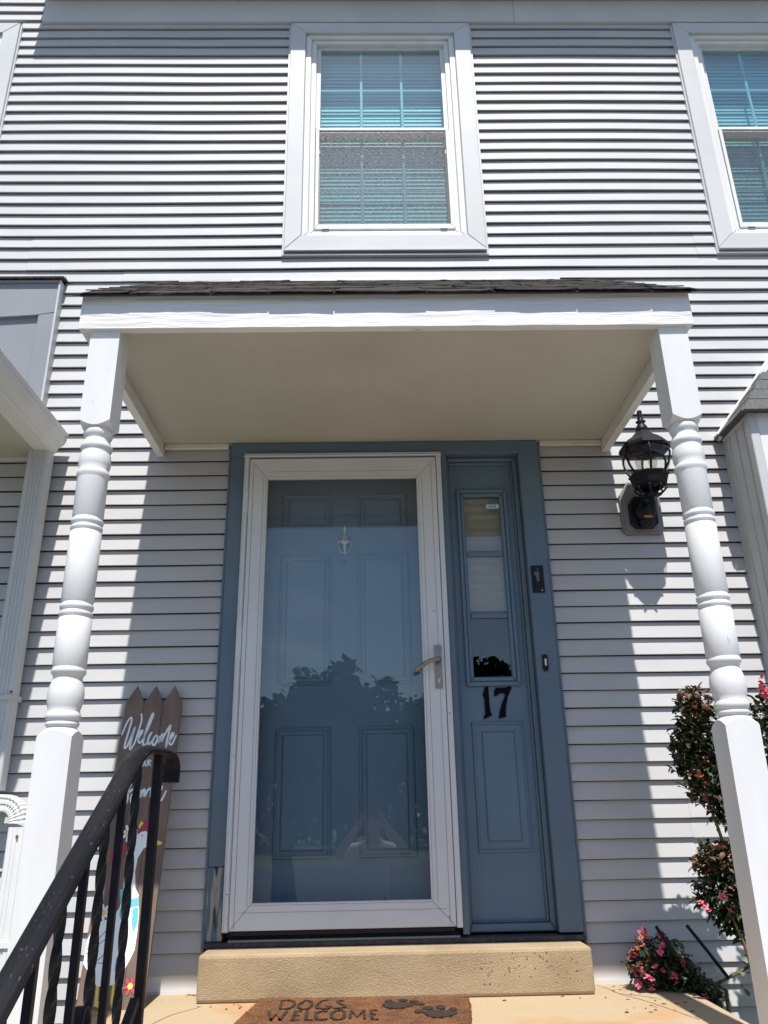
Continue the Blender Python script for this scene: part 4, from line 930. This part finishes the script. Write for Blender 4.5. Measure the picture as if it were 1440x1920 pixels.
for _ in range(14):   # loose sprigs round the edge
    c0, r0, n0 = rng.choice(B1+B2); d = Vector((rng.uniform(-1, .6), rng.uniform(-.5, .3), rng.uniform(-.8, 1))).normalized()
    (B1 if c0[2] > .5 else B2).append(((c0[0]+d.x*r0[0]*1.15, c0[1]+d.y*r0[1], c0[2]+d.z*r0[2]*1.15), (.022, .025, .025), 14))
B1, B2, B3 = TB(B1), TB(B2), TB(B3)
leaves(rb, 'foliage', 'leaf', B1+B2+B3, .031)
leaves(rb, 'dry_foliage', 'leafbrown', TB([((1.335, -.22, 1.03), (.075, .06, .06), 120), ((1.31, -.22, .86), (.07, .06, .08), 60), ((1.33, -.2, .44), (.08, .06, .05), 90), ((1.34, -.22, .72), (.09, .08, .1), 70)]), .026)
flowers(rb, 'rust', blobspots(TB([((1.335, -.22, 1.02), (.075, .06, .06), 0), ((1.3, -.22, .72), (.07, .06, .09), 0), ((1.33, -.2, .43), (.08, .06, .07), 0)]), 60))
flowers(rb, 'pink', blobspots(B2[:2], 12)+[Vector(TR(q)) for q in ((1.255, -.22, .27), (1.27, -.22, .255), (1.24, -.22, .285), (1.25, -.23, .27), (1.31, -.24, .66), (1.29, -.24, .78))]+[Vector(TR((1.585+rng.uniform(-.04, .06), -.37, 1.06+rng.uniform(-.045, .05)))) for _ in range(22)])
# low bush at the stoop corner
rs = empty('rose_bush', (1.1, -.14, -.012), 'low pink rose bush spilling onto the right end of the stoop', 'rose bush')
B4 = [((1.03, -.13, .07), (.07, .08, .08), 400), ((1.11, -.13, .07), (.08, .09, .09), 600), ((1.17, -.13, .02), (.07, .1, .07), 500), ((1.22, -.15, -.03), (.08, .08, .06), 330)]
leaves(rs, 'foliage', 'leaf', B4, .03)
for pth in ([(1.3, -.16, -.3), (1.24, -.15, -.05), (1.13, -.13, .04), (1.04, -.13, .1)], [(1.3, -.16, -.25), (1.32, -.14, -.02), (1.24, -.14, .02), (1.16, -.14, .05)], [(1.26, -.12, -.2), (1.3, -.12, 0), (1.42, -.12, .05), (1.52, -.14, .09)]):
    tube('stem', pth, [.008, .007, .006, .003], 'stem', rs, 7)
flowers(rs, 'pink', [Vector(p)+Vector((rng.uniform(-.012, .012), rng.uniform(-.012, .004), rng.uniform(-.012, .012))) for _ in (0, 1) for p in ((.99, -.17, .02), (1.0, -.19, .045), (.97, -.17, .05), (1.02, -.19, .005), (1.05, -.2, .07), (1.06, -.2, .055), (1.1, -.21, .045), (1.115, -.21, .03), (1.0, -.18, .075), (1.01, -.2, .03), (1.03, -.14, .18), (1.045, -.14, .17), (1.08, -.14, .175), (1.1, -.14, .165), (1.11, -.14, .175), (1.08, -.17, .12), (1.09, -.18, .135), (1.07, -.18, .11), (1.2, -.22, -.03), (1.21, -.22, -.04), (1.16, -.18, .09), (1.15, -.18, .08), (.985, -.16, .1), (1.0, -.15, .12))])
flowers(rs, 'rust', [Vector(p)+Vector((rng.uniform(-.012, .012), rng.uniform(-.012, .004), rng.uniform(-.012, .012))) for _ in (0, 1, 2) for p in ((.97, -.16, .1), (.99, -.17, .12), (1.01, -.16, .14), (.98, -.17, .13), (1.03, -.17, .09), (1.0, -.16, .155), (1.02, -.16, .16), (.96, -.16, .07), (.99, -.17, .06))])
# pale leaved plant low at the right
pl = empty('leafy_plant', (1.47, -.16, GZ), 'pale round leaved plant low behind the right porch post', 'plant')
tube('stem', [(1.47, -.16, GZ), (1.46, -.16, -.3), (1.45, -.16, 0), (1.46, -.17, .12)], [.007, .006, .005, .003], 'stem', pl, 7)
for i in range(26):
    p = Vector((1.43+rng.uniform(-.07, .12), -.17+rng.uniform(-.07, .06), .04+rng.uniform(-.1, .11))); bm = bmesh.new()
    t = Vector((rng.uniform(-1, 1), -.4, rng.uniform(-.3, .6))).normalized(); s = t.cross(Vector((.1, -.6, .8))).normalized(); u = s.cross(t); L = rng.uniform(.035, .055)
    rim = [bm.verts.new(p+t*L*(.5-.5*math.cos(a))+s*L*.42*math.sin(a)+u*.006*math.cos(2*a)) for a in [2*math.pi*k/10 for k in range(10)]]; c = bm.verts.new(p+t*L*.45-u*.004)
    for k in range(10): bm.faces.new((rim[k], rim[(k+1) % 10], c))
    finish('leaf', bm, 'leafbig', pl)
# thin dark stakes
for a, b, lab in (((1.066, -.2, .207), (1.215, -.2, -.04), 'dark slanting garden stake rising out of the low pink roses'), ((1.19, -.18, .206), (1.318, -.18, .03), 'dark slanting garden stake leaning between the low and tall roses')):
    bm = bmesh.new(); a, b = Vector(a), Vector(b); btube(bm, [a, a.lerp(b, .5)+Vector((0, -.003, .001)), b], [.0065, .0065, .0065], 6); o = finish('garden_stake', bm, 'black'); tag(o, lab, 'stake', 'garden stakes by the roses')

# ================================================================== BEHIND THE CAMERA (seen mirrored in the glass)
def tree_meshes(seed):
    rr = random.Random(seed); bm = bmesh.new(); cl = []
    for _ in range(64):
        d = Vector((rr.gauss(0, 1), rr.gauss(0, 1), rr.gauss(0, 1))).normalized()*rr.random()**.4
        cl.append((Vector((d.x*2.5*(1.15-.05*d.z), d.y*2.5, 4.7+d.z*4.0)), rr.uniform(.55, 1.15)))
    for c, r in cl:
        for _ in range(70):
            d = Vector((rr.gauss(0, 1), rr.gauss(0, 1), rr.gauss(0, 1))).normalized()*rr.random()**.4*r; p = c+d
            t = Vector((rr.uniform(-1, 1), rr.uniform(-1, 1), rr.uniform(-1, .5))).normalized(); s = t.orthogonal().normalized(); L = rr.uniform(.3, .55)
            bm.faces.new([bm.verts.new(q) for q in (p, p+t*L*.5+s*L*.3, p+t*L, p+t*L*.5-s*L*.3)])
    crown = bpy.data.meshes.new('crown'); bm.to_mesh(crown); bm.free(); crown.materials.append(M['tleaf'])
    bm = bmesh.new(); btube(bm, [(0, 0, -.2), (.05, 0, 1.5), (-.05, .05, 3.5), (0, 0, 6)], [.22, .17, .13, .05], 10)
    for a in range(6):
        t = a*1.05+rr.random(); btube(bm, [(0, 0, 2.6+a*.4), (math.cos(t)*.9, math.sin(t)*.9, 3.8+a*.45), (math.cos(t)*1.8, math.sin(t)*1.8, 4.8+a*.5)], [.07, .05, .02], 6)
    trunk = bpy.data.meshes.new('trunk'); bm.to_mesh(trunk); bm.free(); trunk.materials.append(M['bark'])
    return crown, trunk
TM = [tree_meshes(s) for s in (5, 6, 7)]
spots = [(-19, -41, 1.05), (-14.5, -44, .95), (-10.5, -40, .9), (-7.2, -43, 1.0), (-4.3, -41, .98), (-1.6, -40, 1.16), (1.2, -43, 1.02), (4.0, -41, .94), (6.5, -42, 1.22), (9.2, -38, 1.1), (12.6, -43, 1.0), (16.5, -41, 1.1), (21, -44, 1.0)]
for i, (x, y, s) in enumerate(spots):
    t = empty('tree', (x, y, GZ), 'leafy green tree in the row across the road, seen mirrored in the door glass', 'tree', 'trees across the road')
    for nm, me in zip(('crown', 'trunk'), TM[i % 3]):
        o = bpy.data.objects.new(nm, me); COL.objects.link(o); o.parent = t
    t.rotation_euler = (0, 0, i*1.7); t.scale = (s, s, s)

# scrub under and behind the trees, one mass
rr = random.Random(99); bm = bmesh.new()
for _ in range(9000):
    p = Vector((rr.uniform(-45, 45), rr.uniform(-52, -46), GZ+rr.random()**1.2*5.2)); t = Vector((rr.uniform(-1, 1), rr.uniform(-1, 1), rr.uniform(-.6, 1))).normalized(); o_ = t.orthogonal().normalized(); L = rr.uniform(.5, .95)
    bm.faces.new([bm.verts.new(q) for q in (p, p+t*L*.5+o_*L*.32, p+t*L, p+t*L*.5-o_*L*.32)])
sc_ = finish('scrub', bm, 'tleaf'); tag(sc_, kind='stuff'); sc_['label'] = 'dark green scrub under the far row of trees'; sc_['category'] = 'scrub'

# the photographer, mirrored faintly in the storm door
pe = empty('person', (0, -3.78, GZ), 'person in pale shirt and blue trousers photographing the door with raised arms', 'person')
def person():
    V, E, RD = [], [], []
    def add(p, r, par=None):
        V.append(p); RD.append(r)
        if par is not None: E.append((par, len(V)-1))
        return len(V)-1
    px, py = 0.0, -3.80
    pel = add((px, py, -.12), (.15, .11)); w = add((px, py, .02), (.135, .1), pel); ch = add((px, py+.01, .2), (.165, .11), w); up_ = add((px, py+.01, .33), (.15, .09), ch)
    nk = add((px, py+.02, .42), (.055, .055), up_); hd0 = add((px, py+.035, .5), (.07, .085), nk); hd1 = add((px, py+.035, .58), (.078, .095), hd0); hd2 = add((px, py+.03, .66), (.06, .075), hd1)
    add((px, py+.125, .55), (.014, .016), hd1)
    hands = []
    for s in (-1, 1):
        sh = add((px+s*.19, py+.01, .34), (.065, .065), up_); el = add((px+s*.29, py+.14, .3), (.045, .045), sh); wr = add((px+s*.1, py+.235, .56), (.027, .027), el)
        pm = add((px+s*.078, py+.248, .6), (.03, .016), wr); hands.append((s, pm))
        for k, (dz, ln) in enumerate(((.022, .9), (.007, 1), (-.008, .95), (-.022, .8))):
            a = add((px+s*.078, py+.252+.002*k, .618+dz), (.008, .008), pm); b = add((px+s*.062, py+.258, .622+dz), (.0075, .0075), a); add((px+s*.04*(2-ln), py+.252, .622+dz), (.0065, .0065), b)
        t1 = add((px+s*.07, py+.225, .59), (.009, .009), pm); t2 = add((px+s*.05, py+.222, .605), (.008, .008), t1); add((px+s*.035, py+.226, .612), (.007, .007), t2)
        hp = add((px+s*.09, py, -.2), (.09, .09), pel); kn_ = add((px+s*.1, py+.02, -.55), (.058, .058), hp); an = add((px+s*.1, py, -.92), (.038, .038), kn_); add((px+s*.115, py+.14, -.965), (.035, .028), an)
    me = bpy.data.meshes.new('body'); me.from_pydata(V, E, []); o = bpy.data.objects.new('body_cage', me); COL.objects.link(o)
    md = o.modifiers.new('s', 'SKIN'); sv = me.skin_vertices[0].data
    for i, r in enumerate(RD): sv[i].radius = r; sv[i].use_root = (i == 0)
    sb = o.modifiers.new('b', 'SUBSURF'); sb.levels = 1; sb.render_levels = 1
    dg = bpy.context.evaluated_depsgraph_get(); m2 = bpy.data.meshes.new_from_object(o.evaluated_get(dg)); bpy.data.objects.remove(o)
    m2.name = 'body'; m2.materials.clear()
    for k in ('skin', 'shirt', 'denim', 'hair', 'shoe'): m2.materials.append(M[k])
    for p in m2.polygons:
        c = p.center; ax = abs(c.x-px); p.use_smooth = True
        if c.z < -.93: p.material_index = 4
        elif c.z < -.06: p.material_index = 2
        elif c.z < .40 and ax < .265 and c.y < py+.14: p.material_index = 1
        elif c.z > .6 and c.y < py+.08 or (c.z > .5 and c.y < py+.0 and ax < .12): p.material_index = 3
    b = bpy.data.objects.new('body', m2); link(b, pe)
    for s in (-1, 1):
        for nm, bx, r, z in (('eye', .03, .01, .575),):
            bm = bmesh.new(); bmesh.ops.create_uvsphere(bm, u_segments=10, v_segments=8, radius=r); bmesh.ops.translate(bm, verts=bm.verts, vec=(px+s*bx, py+.118, z)); finish(nm, bm, 'plastic', pe, smooth=True)
        bm = bmesh.new(); bmesh.ops.create_uvsphere(bm, u_segments=10, v_segments=8, radius=.022); bmesh.ops.scale(bm, verts=bm.verts, vec=(.4, .8, 1.3)); bmesh.ops.translate(bm, verts=bm.verts, vec=(px+s*.078, py+.03, .56)); finish('ear', bm, 'skin', pe, smooth=True)
    box('mouth', px-.022, px+.022, py+.108, py+.118, .512, .52, 'inkp', pe, .002)
person()
ph = box('phone', -.075, .075, -3.552, -3.543, .585, .658, 'plastic', None, .003); tag(ph, 'dark phone held up sideways by the photographer in the reflection', 'phone')
